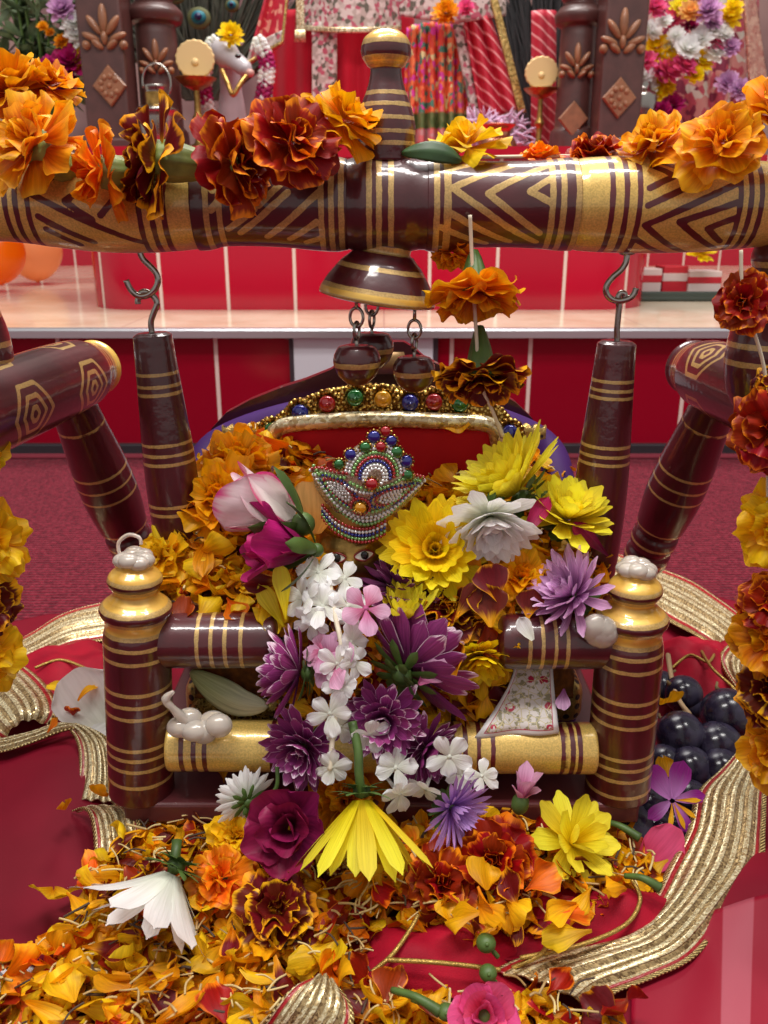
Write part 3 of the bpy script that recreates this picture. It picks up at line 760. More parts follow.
def bloom(mb, layers, g=None, mi=0):
    """layers: n, L, W, kind, e (deg from the axis +Z), r0, z0, curl, cup, ruf, j (jitter); optional arc=(a0, a1) deg"""
    g = g or rng
    for q in layers:
        q = dict(dict(kind='mum', r0=.002, z0=0., curl=.3, cup=.2, ruf=0., j=.25, ph=None, nu=5, nv=7, arc=None), **q)
        ph = g.uniform(0, 6.28) if q['ph'] is None else q['ph']
        for i in range(q['n']):
            az = ph+2*PI*i/q['n'] if q['arc'] is None else math.radians(lerp(q['arc'][0], q['arc'][1], (i+.5)/q['n']))
            az += g.uniform(-1, 1)*q['j']*PI/q['n']
            e = math.radians(q['e'])*(1+g.uniform(-1, 1)*q['j']*.35)
            V, U, T, fs = petal(q['L']*g.uniform(1-q['j']*.4, 1+q['j']*.25), q['W']*g.uniform(.88, 1.12), q['kind'], q['cup'], q['curl']*g.uniform(.6, 1.4), q['ruf'], q['nu'], q['nv'], g)
            a = PI/2-e; V = V@rotx(a).T + np.array([0, q['r0'], q['z0']]); V = V@rotz(az-PI/2).T
            mb.add(V, fs, mi, U, T, g.random())
    return mb
def L_mum(R, n=14, w=.27, kind='mum', deep=1., curl=.35):
    return [dict(n=n+2, L=R, W=R*w, e=92*deep, r0=R*.1, kind=kind, curl=curl*.8, j=.45), dict(n=n+1, L=R*.93, W=R*w, e=74*deep, r0=R*.09, z0=R*.04, kind=kind, curl=curl), dict(n=n, L=R*.84, W=R*w, e=57*deep, r0=R*.08, z0=R*.07, kind=kind, curl=curl),
            dict(n=n-2, L=R*.7, W=R*w*.95, e=41*deep, r0=R*.06, z0=R*.1, kind=kind, curl=curl), dict(n=n-5, L=R*.52, W=R*w*.9, e=26*deep, r0=R*.04, z0=R*.12, kind=kind, curl=curl), dict(n=max(4, n-9), L=R*.36, W=R*w*.8, e=12*deep, r0=R*.02, z0=R*.13, kind=kind, curl=curl)]
def L_mari(R, n=9, ruf=.28):
    return [dict(n=n, L=R, W=R*.98, e=96, r0=R*.1, kind='mari', ruf=ruf, cup=-.12, curl=-.15, nu=11, nv=9, j=.5), dict(n=n-1, L=R*.92, W=R*.9, e=72, r0=R*.09, z0=R*.06, kind='mari', ruf=ruf, cup=-.05, curl=-.1, nu=11, nv=9, j=.5),
            dict(n=n-2, L=R*.82, W=R*.8, e=50, r0=R*.07, z0=R*.1, kind='mari', ruf=ruf*1.2, cup=0., curl=-.2, nu=11, nv=9, j=.6), dict(n=n-3, L=R*.68, W=R*.62, e=30, r0=R*.05, z0=R*.12, kind='mari', ruf=ruf*1.3, cup=.1, curl=-.3, nu=9, nv=8, j=.6), dict(n=n-4, L=R*.52, W=R*.45, e=14, r0=R*.02, z0=R*.14, kind='mari', ruf=ruf, cup=.2, nu=7, nv=7)]
def mb_calyx(R, L, rib=0, mi=0):
    """ribbed green cup behind a bloom, pointing to -Z"""
    mb = MB(); pf = smooth_prof([(.002, R*.92), (-L*.15, R), (-L*.5, R*.8), (-L*.85, R*.5), (-L, R*.3)], 20)
    lathe(mb, (0, 0, 0), (0, 0, 1), pf[::-1], 24)
    if rib:
        V = mb.v[0]; th = np.arctan2(V[:, 1], V[:, 0]); f = 1+.09*np.cos(rib*th); V[:, 0] *= f; V[:, 1] *= f
    return mb
def mb_sepals(R, n, g=None, back=.5):
    mb = MB()
    bloom(mb, [dict(n=n, L=R, W=R*.3, kind='daisy', e=100, r0=R*.16, z0=-R*.22, curl=.5, cup=.2), dict(n=n, L=R*.7, W=R*.3, kind='daisy', e=118, r0=R*.12, z0=-R*.36, curl=.6, cup=.2)], g)
    blob(mb, (0, 0, -R*.3), (R*.33, R*.33, R*.26))
    return mb
def pose(loc, axis, roll=0.):
    q = Vector(axis).normalized().to_track_quat('Z', 'Y')
    return Matrix.Translation(loc) @ q.to_matrix().to_4x4() @ Matrix.Rotation(roll, 4, 'Z')
def flower(name, label, cat, loc, axis, parts, roll=0., group=None, kids=None):
    """parts: [(part name, MB in flower coordinates, material, label or None)]"""
    t = thing(name, loc, label, cat, group, mat=pose(loc, axis, roll))
    for nm, mb, m, lb in parts:
        o = mb.build(nm, m, t, local=True); ORG[o] = Vector((0, 0, 0))
        if lb: o['label'] = lb
    return t
def pbloom(layers, seed=None):
    g = random.Random(seed) if seed is not None else rng
    return bloom(MB(), layers, g)

# ------------------------------------------------------------------ heap surfaces
def nz2(x, y, s=1.):
    return .5*math.sin(x*71*s+1.3)*math.cos(y*57*s+.4)+.5*math.sin(x*33*s+y*47*s+2.)
def hF(x, y):       # heap in front of the seat
    b = np.interp(y, [.28, .33, .37, .43, .455, .47, .52], [.006, .014, .026, .039, .038, .032, .03])
    fall = np.interp(abs(x+.02), [0, .13, .20, .26], [1, 1, .55, .15])
    return float(b*fall+.004*nz2(x, y))
def hS(x, y):       # heap on the seat
    b = np.interp(y, [.488, .50, .56, .61, .625, .64], [.152, .181, .214, .232, .229, .20])
    return float(b+.022*math.exp(-((x+.085)/.05)**2)*max(0, min(1, (y-.50)/.06))-.02*max(0, abs(x)-.122)/.03-.006*math.exp(-((x-.02)/.05)**2)+.005*nz2(x, y, 1.2))
def inpoly(u, v, poly):
    c = False; n = len(poly)
    for i in range(n):
        x1, y1 = poly[i]; x2, y2 = poly[(i+1) % n]
        if (y1 > v) != (y2 > v) and u < (x2-x1)*(v-y1)/(y2-y1)+x1: c = not c
    return c
POLY_F = [(140, 795), (300, 790), (600, 802), (640, 830), (655, 870), (640, 900), (590, 915), (520, 925), (470, 935), (440, 925), (380, 925), (360, 950), (390, 985), (470, 1000), (560, 985), (620, 1030), (640, 1100), (-60, 1100), (-60, 985), (20, 965), (70, 925), (85, 870), (120, 850)]
POLY_L = [(150, 530), (190, 480), (205, 455), (240, 440), (330, 440), (345, 500), (330, 560), (290, 640), (175, 632), (140, 565)]
POLY_R = [(440, 470), (470, 445), (560, 455), (612, 520), (612, 590), (600, 622), (550, 632), (480, 640), (430, 600), (420, 540)]
POLY_B = [(290, 448), (500, 448), (520, 500), (280, 500)]

# loose petals: a few petal shapes in each colour
LOOSE = {}
SHP = [(.019, .016, 'loose', .25, .7, .30), (.022, .014, 'loose', .35, .4, .22), (.017, .017, 'mari', .1, .9, .35), (.021, .012, 'strap', .5, .9, .18), (.024, .010, 'strap', .6, -.6, .15), (.017, .015, 'mari', -.2, -.7, .35), (.015, .012, 'loose', .5, 1.3, .3)]
COLS = dict(amber=(P_AMB, .30), yellow=(P_MYEL, .34), orange=(P_ORL, .12), maroon=(P_BI, .14), rust=(P_RUST, .10))
MBL = {}
for cn in COLS:
    for i, s in enumerate(SHP):
        g = random.Random(i*17+len(cn)); mb = MB(); V, U, T, fs = petal(s[0], s[1], s[2], s[3], s[4], s[5], 7, 9, g, twist=g.uniform(-.6, .6))
        V = V-np.array([0, s[0]*.45, 0]); mb.add(V, fs, 0, U, T, .5); MBL[(cn, i)] = mb
CN = list(COLS); CW = [COLS[c][1] for c in CN]
def petal_mesh(cn, i):
    if (cn, i) not in LOOSE: LOOSE[(cn, i)] = MBL[(cn, i)].mesh('marigold_petal', COLS[cn][0])
    return LOOSE[(cn, i)]
def rnd_rot(flat=.7):
    ax = Vector((rng.gauss(0, 1), rng.gauss(0, 1), 0)).normalized(); tilt = rng.gauss(0, flat)
    return Matrix.Rotation(tilt, 4, ax) @ Matrix.Rotation(rng.uniform(0, 2*PI), 4, 'Z') @ (Matrix.Rotation(PI, 4, 'X') if rng.random() < .35 else Matrix.Identity(4))
PLAB = dict(amber='loose amber marigold petal', yellow='loose yellow marigold petal', orange='loose orange marigold petal', maroon='loose maroon marigold petal with a yellow rim', rust='loose rust-red marigold petal with an orange rim')
NPET = [0]
def single(p, cn, where, sc_=1., flat=.7, M=None):
    i = rng.randrange(len(SHP))
    o = bpy.data.objects.new('marigold_petal', petal_mesh(cn, i)); COL.objects.link(o)
    o.matrix_world = Matrix.Translation(p) @ (M or rnd_rot(flat)) @ Matrix.Scale(sc_*rng.uniform(.85, 1.2), 4)
    tag(o, PLAB[cn]+' '+where, 'petal', 'loose marigold petals '+where); NPET[0] += 1
    return o
def scatter(poly, h, box, n_stuff, n_single, where, name, floor_fn, flat=.65, zlift=.004, weights=None, lay=.008):
    mats = [COLS[c][0] for c in CN]; mb = MB(); k = 0; tries = 0
    W = weights or CW
    def cand():
        while True:
            x = rng.uniform(*box[:2]); y = rng.uniform(*box[2:]); z = h(x, y)
            u, v = proj((x, y, z))
            if any(inpoly(u, v, q) for q in poly): return Vector((x, y, z)), u, v
    for _ in range(n_stuff):
        p, u, v = cand(); cn = rng.choices(CN, W)[0]; i = rng.randrange(len(SHP))
        mb.merge(MBL[(cn, i)], Matrix.Translation(p+Vector((0, 0, rng.uniform(-lay, .001)))) @ rnd_rot(flat) @ Matrix.Scale(rng.uniform(.75, 1.15), 4), CN.index(cn), rng.random())
    o = mb.build(name, mats); tag(o, None, None, None, 'stuff'); o['label'] = floor_fn; o['category'] = 'petals'
    for _ in range(n_single):
        p, u, v = cand()
        single(p+Vector((0, 0, zlift+rng.uniform(0, .004))), rng.choices(CN, W)[0], where, 1.05, flat)
    return o
# ------------------------------------------------------------------ red cloth on the floor, with lace
def hC(x, y):
    w = .5*math.sin(9*x+14*y+.5)+.35*math.sin(23*x-11*y)+.25*math.sin(31*y+7*x)
    side = min(1, max(0, (abs(x)-.10)/.08))
    bk = 1-min(1, max(0, (y-.64)/.12)); z = .006+.009*side*(w+.7)*bk
    z += .022*math.exp(-(((x+.235)/.06)**2+((y-.53)/.09)**2))+.02*math.exp(-(((x-.25)/.05)**2+((y-.42)/.05)**2))
    z += .014*bk*math.exp(-((x+.30+.35*(y-.5))/.02)**2)+.012*bk*math.exp(-((x+.36+.2*(y-.5))/.016)**2)
    return z
C_EDGE = [(-.55, .80), (-.43, .80), (-.36, .845), (-.1, .86), (.2, .88), (.36, .90), (.48, .80), (.6, .78)]
def cloth_fn(a, b):
    x = lerp(-.55, .6, a); yb = float(np.interp(x, [p[0] for p in C_EDGE], [p[1] for p in C_EDGE]))
    yf = float(np.interp(x, [-.55, -.30, -.2, .0, .6], [.50, .425, .385, .30, .28]))
    y = lerp(yf, yb, b); return (x, y, hC(x, y))
mb = MB(); sheet(mb, cloth_fn, 150, 110, .001)
cloth = tag(mb.build('red_cloth', M_CRIM), 'crimson satin cloth with gold lace edging spread on the carpet under the swing', 'cloth')
def ribbon(A, B, nm='lace_edging', puff=.0, n=90, na=25, parent=cloth, mat=None, flip_=False):
    """A, B: matching 3-D points along the two edges"""
    SA, SB = spline(A, n), spline(B, n); m = min(len(SA), len(SB)); SA, SB = SA[:m], SB[:m]
    ln = [0.]
    for i in range(1, m): ln.append(ln[-1]+((SA[i]+SB[i])/2-(SA[i-1]+SB[i-1])/2).length)
    def fn(a, b):
        i = b*(m-1); k = min(m-2, int(i)); t = i-k
        p = SA[k].lerp(SA[k+1], t).lerp(SB[k].lerp(SB[k+1], t), a)
        return p+Vector((0, 0, puff*math.sin(PI*a)+.0012*math.sin(a*2*PI*4.2)))
    mb = MB(); sheet(mb, fn, na, m, .0012, pv=1.)
    mb.pv[-1] = np.tile(np.repeat(np.array(ln), na), 2)
    o = mb.build(nm, mat or M_LACE, parent); return o
def pz(L): return [PZ(*p) for p in L]
def on(L, lift=.004):
    out = []
    for q in L:
        p = hit(q[0], q[1], lambda x, y: hC(x, y)+(q[2] if len(q) > 2 else lift)); out.append(p)
    return out
# right: long edge sweeping forward
ribbon(pz([(748,742,.052),(721,770,.045),(697,794,.04),(687,833,.034),(667,870,.028),(645,912,.024),(612,935,.02),(562,947,.017),(519,959,.016),(490,972,.02)]),
       pz([(766,738,.05),(766,775,.04),(766,803,.036),(765,833,.031),(762,870,.027),(738,902,.024),(699,955,.021),(655,979,.018),(615,995,.016),(596,1012,.016)]), puff=.006)
# right: back edge, then folding over
ribbon(pz([(600,548,.016),(640,562,.018),(687,579,.02),(720,600,.022),(748,622,.024),(772,650,.03)]), pz([(592,572,.016),(632,598,.018),(668,622,.018),(694,636,.02),(716,652,.02),(740,690,.026)]), puff=.006)
ribbon(pz([(770,636,.05),(745,637,.05),(730,644,.05),(720,655,.048),(722,668,.044),(736,690,.042),(748,712,.042),(752,742,.045)]), pz([(800,665,.045),(785,665,.046),(772,672,.048),(766,680,.05),(766,694,.05),(768,706,.05),(768,722,.05),(768,742,.05)]), puff=.004)
# left: back edge, crumpled lap, hem curling to the front
ribbon(pz([(150,596,.022),(98,604,.024),(62,615,.026),(31,634,.028),(4,648,.03),(-30,662,.03)]), pz([(150,636,.02),(98,643,.022),(71,647,.024),(45,658,.028),(23,669,.032),(-6,690,.034)]), puff=.006)
ribbon(pz([(14,663,.042),(26,668,.042),(42,681,.043),(55,698,.043),(58,714,.042),(50,727,.036)]), pz([(-60,690,.03),(-52,696,.032),(-38,712,.035),(-20,728,.036),(-8,738,.034),(2,742,.03)]), puff=.012, n=60)
ribbon(pz([(-20,738,.030),(2,739,.032),(31,733,.036),(54,726,.04),(68,729,.042),(78,745,.040),(79,773,.034),(70,802,.028)]), pz([(-20,756,.024),(6,752,.03),(36,742,.036),(62,732,.042),(88,729,.046),(112,744,.044),(120,775,.036),(122,806,.028)]), puff=.003)
ribbon(pz([(72,812,.030),(82,809,.036),(90,816,.040),(94,836,.036),(95,864,.028)]), pz([(110,812,.034),(124,809,.042),(136,815,.044),(142,832,.040),(145,860,.03)]), puff=.002, n=40)
ribbon(pz([(250,1045,.03),(272,1012,.05),(292,990,.056),(312,982,.054)]), pz([(330,1060,.04),(352,1030,.05),(352,1008,.054),(338,988,.054)]), puff=.006, n=40)
# gold cord trimmed red net with a knot, among the grapes and in the front heap
def net_patch(nm, lab, fn, nu, nv, cords):
    mb = MB(); sheet(mb, fn, nu, nv, .0008); o = tag(mb.build(nm, M_REDNET), lab, 'cloth')
    for c in cords:
        mb = MB(); tube(mb, spline(c, 40), .0013, 6); mb.build('cord_edging', M_GOLDCORD, o)
    return o
def crumple(c, ax, ay, hgt, fr=3., seed=0.):
    def fn(a, b):
        x, y = 2*a-1, 2*b-1; r = min(1, math.hypot(x, y))
        return (c.x+ax*x*(1-.1*math.sin(5*y+seed)), c.y+ay*y*(1-.1*math.sin(4*x+seed)), c.z+hgt*(1-r**2)+.004*math.sin(fr*3*x+seed)*math.cos(fr*2.3*y+x*2+seed))
    return fn
c1 = PZ(700, 668, .03)
net_patch('net_cloth', 'bunched bright red net cloth with gold cord beside the grapes', crumple(c1, .045, .05, .022, 3, 1.), 26, 26, [pz([(672,668,.04),(690,655,.05),(708,662,.052),(716,650,.05)]), pz([(700,648,.05),(712,668,.055),(735,690,.05),(748,715,.045)])])
c2 = PZ(420, 962, .012)
net_patch('net_cloth', 'red net cloth with gold cord showing bare in the front petals', crumple(c2, .062, .034, .020, 2, 2.), 26, 26, [pz([(372,972,.028),(392,955,.034),(410,930,.038),(418,915,.04)]), pz([(388,960,.036),(430,962,.038),(470,966,.034),(500,970,.03)])])
c3 = PZ(592, 925, .012)
net_patch('net_cloth', 'red net cloth with gold cord lying above the lace at front', crumple(c3, .075, .030, .022, 2, 3.), 26, 26, [pz([(512,968,.02),(540,955,.028),(548,940,.036),(556,918,.04)]), pz([(520,958,.026),(580,945,.03),(625,925,.032),(640,900,.036),(632,880,.04)])])
c4 = PZ(58, 672, .03)
net_patch('net_cloth', 'red net cloth with gold cord behind the left seat post', crumple(c4, .058, .05, .012, 2, 4.), 24, 24, [pz([(35,668,.044),(60,660,.046),(85,668,.044)])])
# white paper in the left corner, pale striped net in the right one
mb = MB(); sheet(mb, lambda a, b: PZ(lerp(-60, 70, a)+b*10, lerp(915, 1050, b), .004)+Vector((0, 0, .001*math.sin(9*a))), 12, 12, .0006)
k = N('white printed paper'); ob = k.obj(); x3 = k.sep(ob); ln = k.math('ABSOLUTE', k.math('SUBTRACT', k.math('FRACT', k.math('ADD', k.math('MULTIPLY', x3[0], 22), k.math('MULTIPLY', x3[1], 30))), .5))
tag(mb.build('paper_sheet', k.done(k.bsdf(col=k.mix(k.step(ln, .455, .475), lin(214, 208, 212), lin(110, 106, 116)), rough=.6))), 'white paper sheet with grey lines at the edge of the front petals', 'paper')
def band_fn(a, b):
    p = PZ(lerp(632, 840, a), lerp(925, 1060, b), .016); p.z = max(.008, hC(p.x, p.y)+.004+.001*math.sin(14*a+3*b)); return p
k = N('sheer striped red net'); pu = k.att('pu'); bnd = k.math('MULTIPLY', k.step(pu, -.16, -.14), k.math('SUBTRACT', 1., k.step(pu, .12, .14)))
ccc = k.mix(bnd, lin(158, 10, 44), lin(184, 84, 100)); bb_ = k.bsdf(col=ccc, rough=.5, spec=.3); tr = k.n('BsdfTransparent'); mx = k.n('MixShader'); k.put(mx.inputs[0], .72)
k.t.links.new(tr.outputs[0], mx.inputs[1]); k.t.links.new(bb_, mx.inputs[2])
mb = MB(); sheet(mb, band_fn, 40, 30, .0006); tag(mb.build('net_veil', k.done(mx.outputs[0])), 'sheer rose-red veil with a pale stripe below the lace', 'cloth')

# ------------------------------------------------------------------ bedding on the seat
mb = MB(); rbox(mb, (-.132, .508, .0565), (.132, .648, .118), .014, 4); bed = tag(mb.build('mattress', M_PURVEL), 'purple velvet mattress with a brocade band on the swing seat', 'mattress')
mb = MB(); rbox(mb, (-.1335, .5055, .085), (.1335, .6485, .117), .010, 4); mb.build('brocade_band', M_BROC, bed)
pts = spline([(-.128, .55, .20), (-.135, .60, .222), (-.126, .642, .243), (-.07, .654, .262), (.0, .656, .27), (.07, .654, .262), (.120, .645, .243), (.1265, .60, .222), (.124, .55, .20)], 64)
bo = MB(); tube(bo, pts, [.012, .0135, .0135, .0135, .012], 16)
bol = tag(bo.build('bolster', M_PURVEL), 'purple velvet bolster curving along the backboard of the seat', 'bolster')
for sx in (-1, 1):
    mb = MB()
    def fn(a, b, sx=sx):
        x = lerp(.074, .121, a)*sx; return (x, .636-.012*(abs(x)/.12)**2*0, lerp(.215, .264-.12*max(0, abs(x)-.09), b)+.0015*math.sin(40*a))
    sheet(mb, fn, 14, 8, .004); mb.build('brocade_panel', M_BROC, bol)
mb = MB()
for q in range(2): blob(mb, P(228+44*q, 708+q*4, .513), (.027, .014, .021), Matrix.Rotation(.3*q, 3, 'Y'), 24, 16)
tag(mb.build('glitter_bolster', M_GLITG), 'gold glitter bolster behind the gold front rail', 'cushion')
# small throne back: red pad in a jewelled gold frame
YT = .618
th = thing('throne_back', (0, YT, .2), 'red velvet throne back in a jewelled gold filigree frame', 'throne')
q = lambda u, v, y=YT: P(u, v, y)
mb = MB(); lo, hi = q(278, 475), q(492, 424); rbox(mb, (lo.x, YT-.008, lo.z-.05), (hi.x, YT+.006, hi.z), .006, 3); mb.build('pad', M_REDVEL, th)
mb = MB(); tube(mb, spline([q(272, 470, YT-.004), q(272, 440, YT-.006), q(284, 426, YT-.008), q(330, 421, YT-.010), q(384, 419, YT-.010), q(440, 421, YT-.010), q(486, 424, YT-.008), q(497, 438, YT-.006), q(498, 472, YT-.004)], 70), .0058, 12); mb.build('tissue_roll', M_TISSUE, th)
topc = [(254,462),(256,448),(262,434),(276,420),(292,408),(310,399),(327,393),(345,390),(362,387),(384,388),(410,390),(436,390),(462,394),(482,400),(500,410),(512,424),(520,440),(524,462)]
def arch(a, b):
    i = a*(len(topc)-1); k_ = min(len(topc)-2, int(i)); t = i-k_
    u, v = lerp(topc[k_][0], topc[k_+1][0], t), lerp(topc[k_][1], topc[k_+1][1], t)
    cu, cv = 388, 470
    s = 1-.155*b if abs(u-388) < 95 else 1-.14*b
    vv = cv+(v-cv)*(1-.33*b); uu = cu+(u-cu)*(1-.11*b)
    p = q(uu, vv, YT+.002); p.y -= .004*math.sin(PI*b); return p
mb = MB(); sheet(mb, arch, 130, 9, .004); fl = mb.build('filigree_frame', M_FILI, th)
mb = MB()
gems = [(300,413,G_BLUE,'blue'),(327,404,G_RED,'red'),(355,398,G_GREEN,'green'),(383,399,G_YEL,'amber'),(410,403,G_BLUE,'blue'),(434,402,G_RED,'red'),(460,404,G_GREEN,'green'),(272,431,G_GREEN,'green'),(510,433,G_BLUE,'blue')]
mbead = MB()
for i in range(70):
    p = Vector(arch(i/69, -.04)); blob(mbead, p+Vector((0, -.001, 0)), .0026, None, 8, 6)
for u, v, m, cn in gems:
    c = q(u, v, YT-.004); r = .0060
    for t in range(16):
        a = 2*PI*t/16; blob(mbead, c+Vector((math.cos(a)*.0088, .001, math.sin(a)*.0088)), .0024, None, 8, 6)
mbead.build('bead_edging', M_FILI, th)
for u, v, m, cn in gems:
    c = q(u, v, YT-.005); g_ = MB(); blob(g_, c, (.0062, .0036, .0062), None, 18, 12); blob(g_, c+Vector((0, -.0032, 0)), .0013, None, 8, 6); tag(g_.build('gem', m, th), cn+' gem in a beaded ring')

# ------------------------------------------------------------------ idol with a jewelled crown
YI = .532
ic = P(352, 549, YI)
idol = thing('brass_idol', (ic.x, YI, .118), 'small brass idol with painted eyes wearing a jewelled crown among the flowers', 'idol')
Hr = pxm(38, ic)
V, fs = sph(48, 36); V = V.copy()
hx, hy, hz = V[:, 0].copy(), V[:, 1].copy(), V[:, 2].copy()
VV = np.stack([hx*Hr*.98, hy*Hr*.95, hz*Hr*1.18], 1)
front = hy < 0
def bump_at(x0, z0, sx, sz, amp):
    return amp*np.exp(-(((hx-x0)/sx)**2+((hz-z0)/sz)**2))*front
VV[:, 1] -= (bump_at(0, -.18, .13, .25, .26)+bump_at(0, -.32, .2, .1, .12)+bump_at(-.36, .2, .2, .07, .10)+bump_at(.36, .2, .2, .07, .10)+bump_at(0, -.56, .24, .08, .08)+bump_at(0, -.68, .2, .07, .06)-bump_at(-.36, .02, .2, .12, .05)-bump_at(.36, .02, .2, .12, .05))*Hr
tl = Matrix.Rotation(-.10, 4, 'Y')
Mh = Matrix.Translation(ic) @ tl @ Matrix.Rotation(-.12, 4, 'X')
A = np.array(Mh); VV = VV@A[:3, :3].T+A[:3, 3]
mb = MB(); mb.add(VV, fs)
# neck, shoulders and body in the same mesh
lathe(mb, (ic.x, YI+.004, .118), (0, 0, 1), smooth_prof([(0, .034), (.01, .036), (.022, .03), (.034, .03), (ic.z-.118-Hr*1.1, .011), (ic.z-.118-Hr*.7, .011)], 40), 40)
for sx in (-1, 1): tube(mb, spline([(ic.x+sx*.022, YI, .155), (ic.x+sx*.036, YI-.008, .14), (ic.x+sx*.03, YI-.028, .128)], 14), [.009, .008, .006], 12)
mb.build('body', M_BRASS, idol)
def on_face(x, z, lift=0.):
    y = -math.sqrt(max(0, 1-x*x-z*z)); p = Vector((x*Hr*.98, y*Hr*.95-lift, z*Hr*1.18)); return Mh @ p
M_EYEW = simple('white enamel', lin(236, 232, 222), .25, 0, .4); M_EYEB = simple('black enamel', lin(24, 18, 18), .25, 0, .4); M_LINE = simple('red line paint', lin(130, 30, 26), .4)
for sx in (-1, 1):
    mb = MB(); c0 = on_face(sx*.36, .03, .0012)
    ol = []
    for t in range(20):
        a = 2*PI*t/20; ol.append((.24*math.cos(a)*1., .10*math.sin(a)*(abs(math.cos(a/1.))*-.35+1.1)))
    Vv = [c0]+[on_face(sx*.36+p[0], .03+p[1], .0010) for p in ol]
    mb.add([tuple(p) for p in Vv], [(0, 1+i, 1+(i+1) % 20) for i in range(20)]); ey = tag(mb.build('eye', M_EYEW, idol), 'white almond eye')
    mb = MB(); cc = on_face(sx*.36+.02, .035, .0016); blob(mb, cc, (.0026, .0012, .0028), None, 14, 8); tag(mb.build('pupil', M_EYEB, ey), 'black pupil')
    mb = MB(); tube(mb, [on_face(sx*.36+p[0]*1.06, .03+p[1]*1.1, .0011) for p in ol+ol[:1]], .0006, 6); mb.build('eyelid_line', M_LINE, ey)
# crown: boat-shaped band with two leaf lobes, a dome and gem tips, all set with rows of beads
crm = Matrix.Translation(P(366, 497, YI-.026)) @ Matrix.Rotation(math.radians(3), 4, 'Y')
cpx = pxm(1, P(366, 497, YI-.026))
def cw(u, v, lift=0.):      # crown pattern point (pixels of the crown face around its centre) -> world, bent round the head
    x = (u-366)*cpx; z = (497-v)*cpx; y = .9*x*x/.05-lift
    y += -.0012*math.sin(min(1, max(0, (v-430)/90))*PI)*6
    return crm @ Vector((x, y, z))
outl = [(308,478),(318,474),(334,474),(345,470),(344,458),(352,447),(362,440),(374,437),(386,441),(397,449),(403,460),(404,471),(414,476),(426,483),(420,494),(411,504),(398,515),(384,522),(366,527),(350,524),(336,518),(324,509),(314,497)]
def cplate(mb, ol, th=.004, mi=0):
    Nn = len(ol); cx_ = sum(p[0] for p in ol)/Nn; cy_ = sum(p[1] for p in ol)/Nn; R = 7
    V = []; fs = []
    for side in (0, 1):
        base = len(V)
        for r in range(1, R+1):
            for p in ol: V.append(cw(lerp(cx_, p[0], r/R), lerp(cy_, p[1], r/R), 0 if side else -th))
        V.append(cw(cx_, cy_, 0 if side else -th)); cI = len(V)-1
        for i in range(Nn):
            t = (cI, base+i, base+(i+1) % Nn); fs.append(t if side else t[::-1])
        for f in grid_faces(Nn, R, True, base): fs.append(f[::-1] if side else f)
    b0, b1 = (R-1)*Nn, (R-1)*Nn+R*Nn+1
    for i in range(Nn): fs.append((b0+i, b0+(i+1) % Nn, b1+(i+1) % Nn, b1+i))
    mb.add([tuple(p) for p in V], fs, mi)
mb = MB(); cplate(mb, outl); 
crown = tag(mb.build('crown', glit('silver gold crown plate', lin(150, 130, 90), lin(236, 226, 200), 1500), idol), 'jewelled crown')
rows = {'clear': MB(), 'green': MB(), 'red': MB(), 'blue': MB()}
def beads(col, pts, step=3.5, r=1.95, close=False):
    if close: pts = pts+pts[:1]
    S = [Vector((p[0], p[1], 0)) for p in pts]; S = spline([(p.x, p.y, 0) for p in S], max(24, len(pts)*10)); acc = 0.
    last = S[0]; k = 0.
    for p in S:
        if (p-last).length >= step or p is S[0]:
            blob(rows[col], cw(p.x, p.y, r*cpx*.6), r*cpx, None, 8, 6); last = p
def shrink(ol, cx_, cy_, f): return [(cx_+(x-cx_)*f, cy_+(y-cy_)*f) for x, y in ol]
low = [(308,478),(320,490),(332,503),(346,512),(362,517),(378,515),(392,508),(405,498),(417,489),(426,483)]
beads('clear', [(x, y+1) for x, y in low], 3.4); beads('green', [(x*.94+22, y-5) for x, y in low]); beads('clear', [(x*.9+37, y+5+abs(x-366)*-.02) for x, y in low], 3.4); beads('green', [(x*.84+59, y+9-abs(x-366)*.02) for x, y in low], 3.4)
beads('red', [(310,477),(320,472),(334,472),(346,471)]); beads('red', [(402,472),(414,475),(426,482)]); beads('green', [(313,481),(322,477),(334,477),(345,476)]); beads('green', [(402,477),(413,480),(421,484)])
lobeL = [(318,481),(328,478),(342,480),(352,488),(358,497),(355,508),(345,505),(332,497),(322,488)]; lobeR = [(372,494),(382,487),(396,484),(412,484),(420,486),(408,496),(395,503),(380,506),(371,503)]
for lb in (lobeL, lobeR):
    cx_ = sum(p[0] for p in lb)/len(lb); cy_ = sum(p[1] for p in lb)/len(lb)
    beads('blue', lb, 3.3, 1.6, True); beads('red', shrink(lb, cx_, cy_, .78), 3.3, 1.6, True)
    for f in (.56, .38, .2, .04): beads('clear', shrink(lb, cx_, cy_, f), 3.2, 1.6, True)
def arcp(cx_, cy_, r, a0, a1, n=14, sq=1.1): return [(cx_+r*math.cos(math.radians(a0+(a1-a0)*i/n)), cy_-r*sq*math.sin(math.radians(a0+(a1-a0)*i/n))) for i in range(n+1)]
for r, c_, a in ((29, 'clear', 8), (25.5, 'clear', 6), (22, 'green', 3), (18.5, 'red', 0), (15, 'blue', -5), (11.5, 'clear', -15), (8.5, 'clear', -40)): beads(c_, arcp(374, 473, r, a, 180-a, 20), 3.3)
beads('red', arcp(361, 505, 9.5, 0, 350, 16, 1), 3.2)
beads('green', [(350,480),(360,484),(374,486),(388,482),(398,478)]); beads('clear', [(345,484),(360,489),(372,489)])
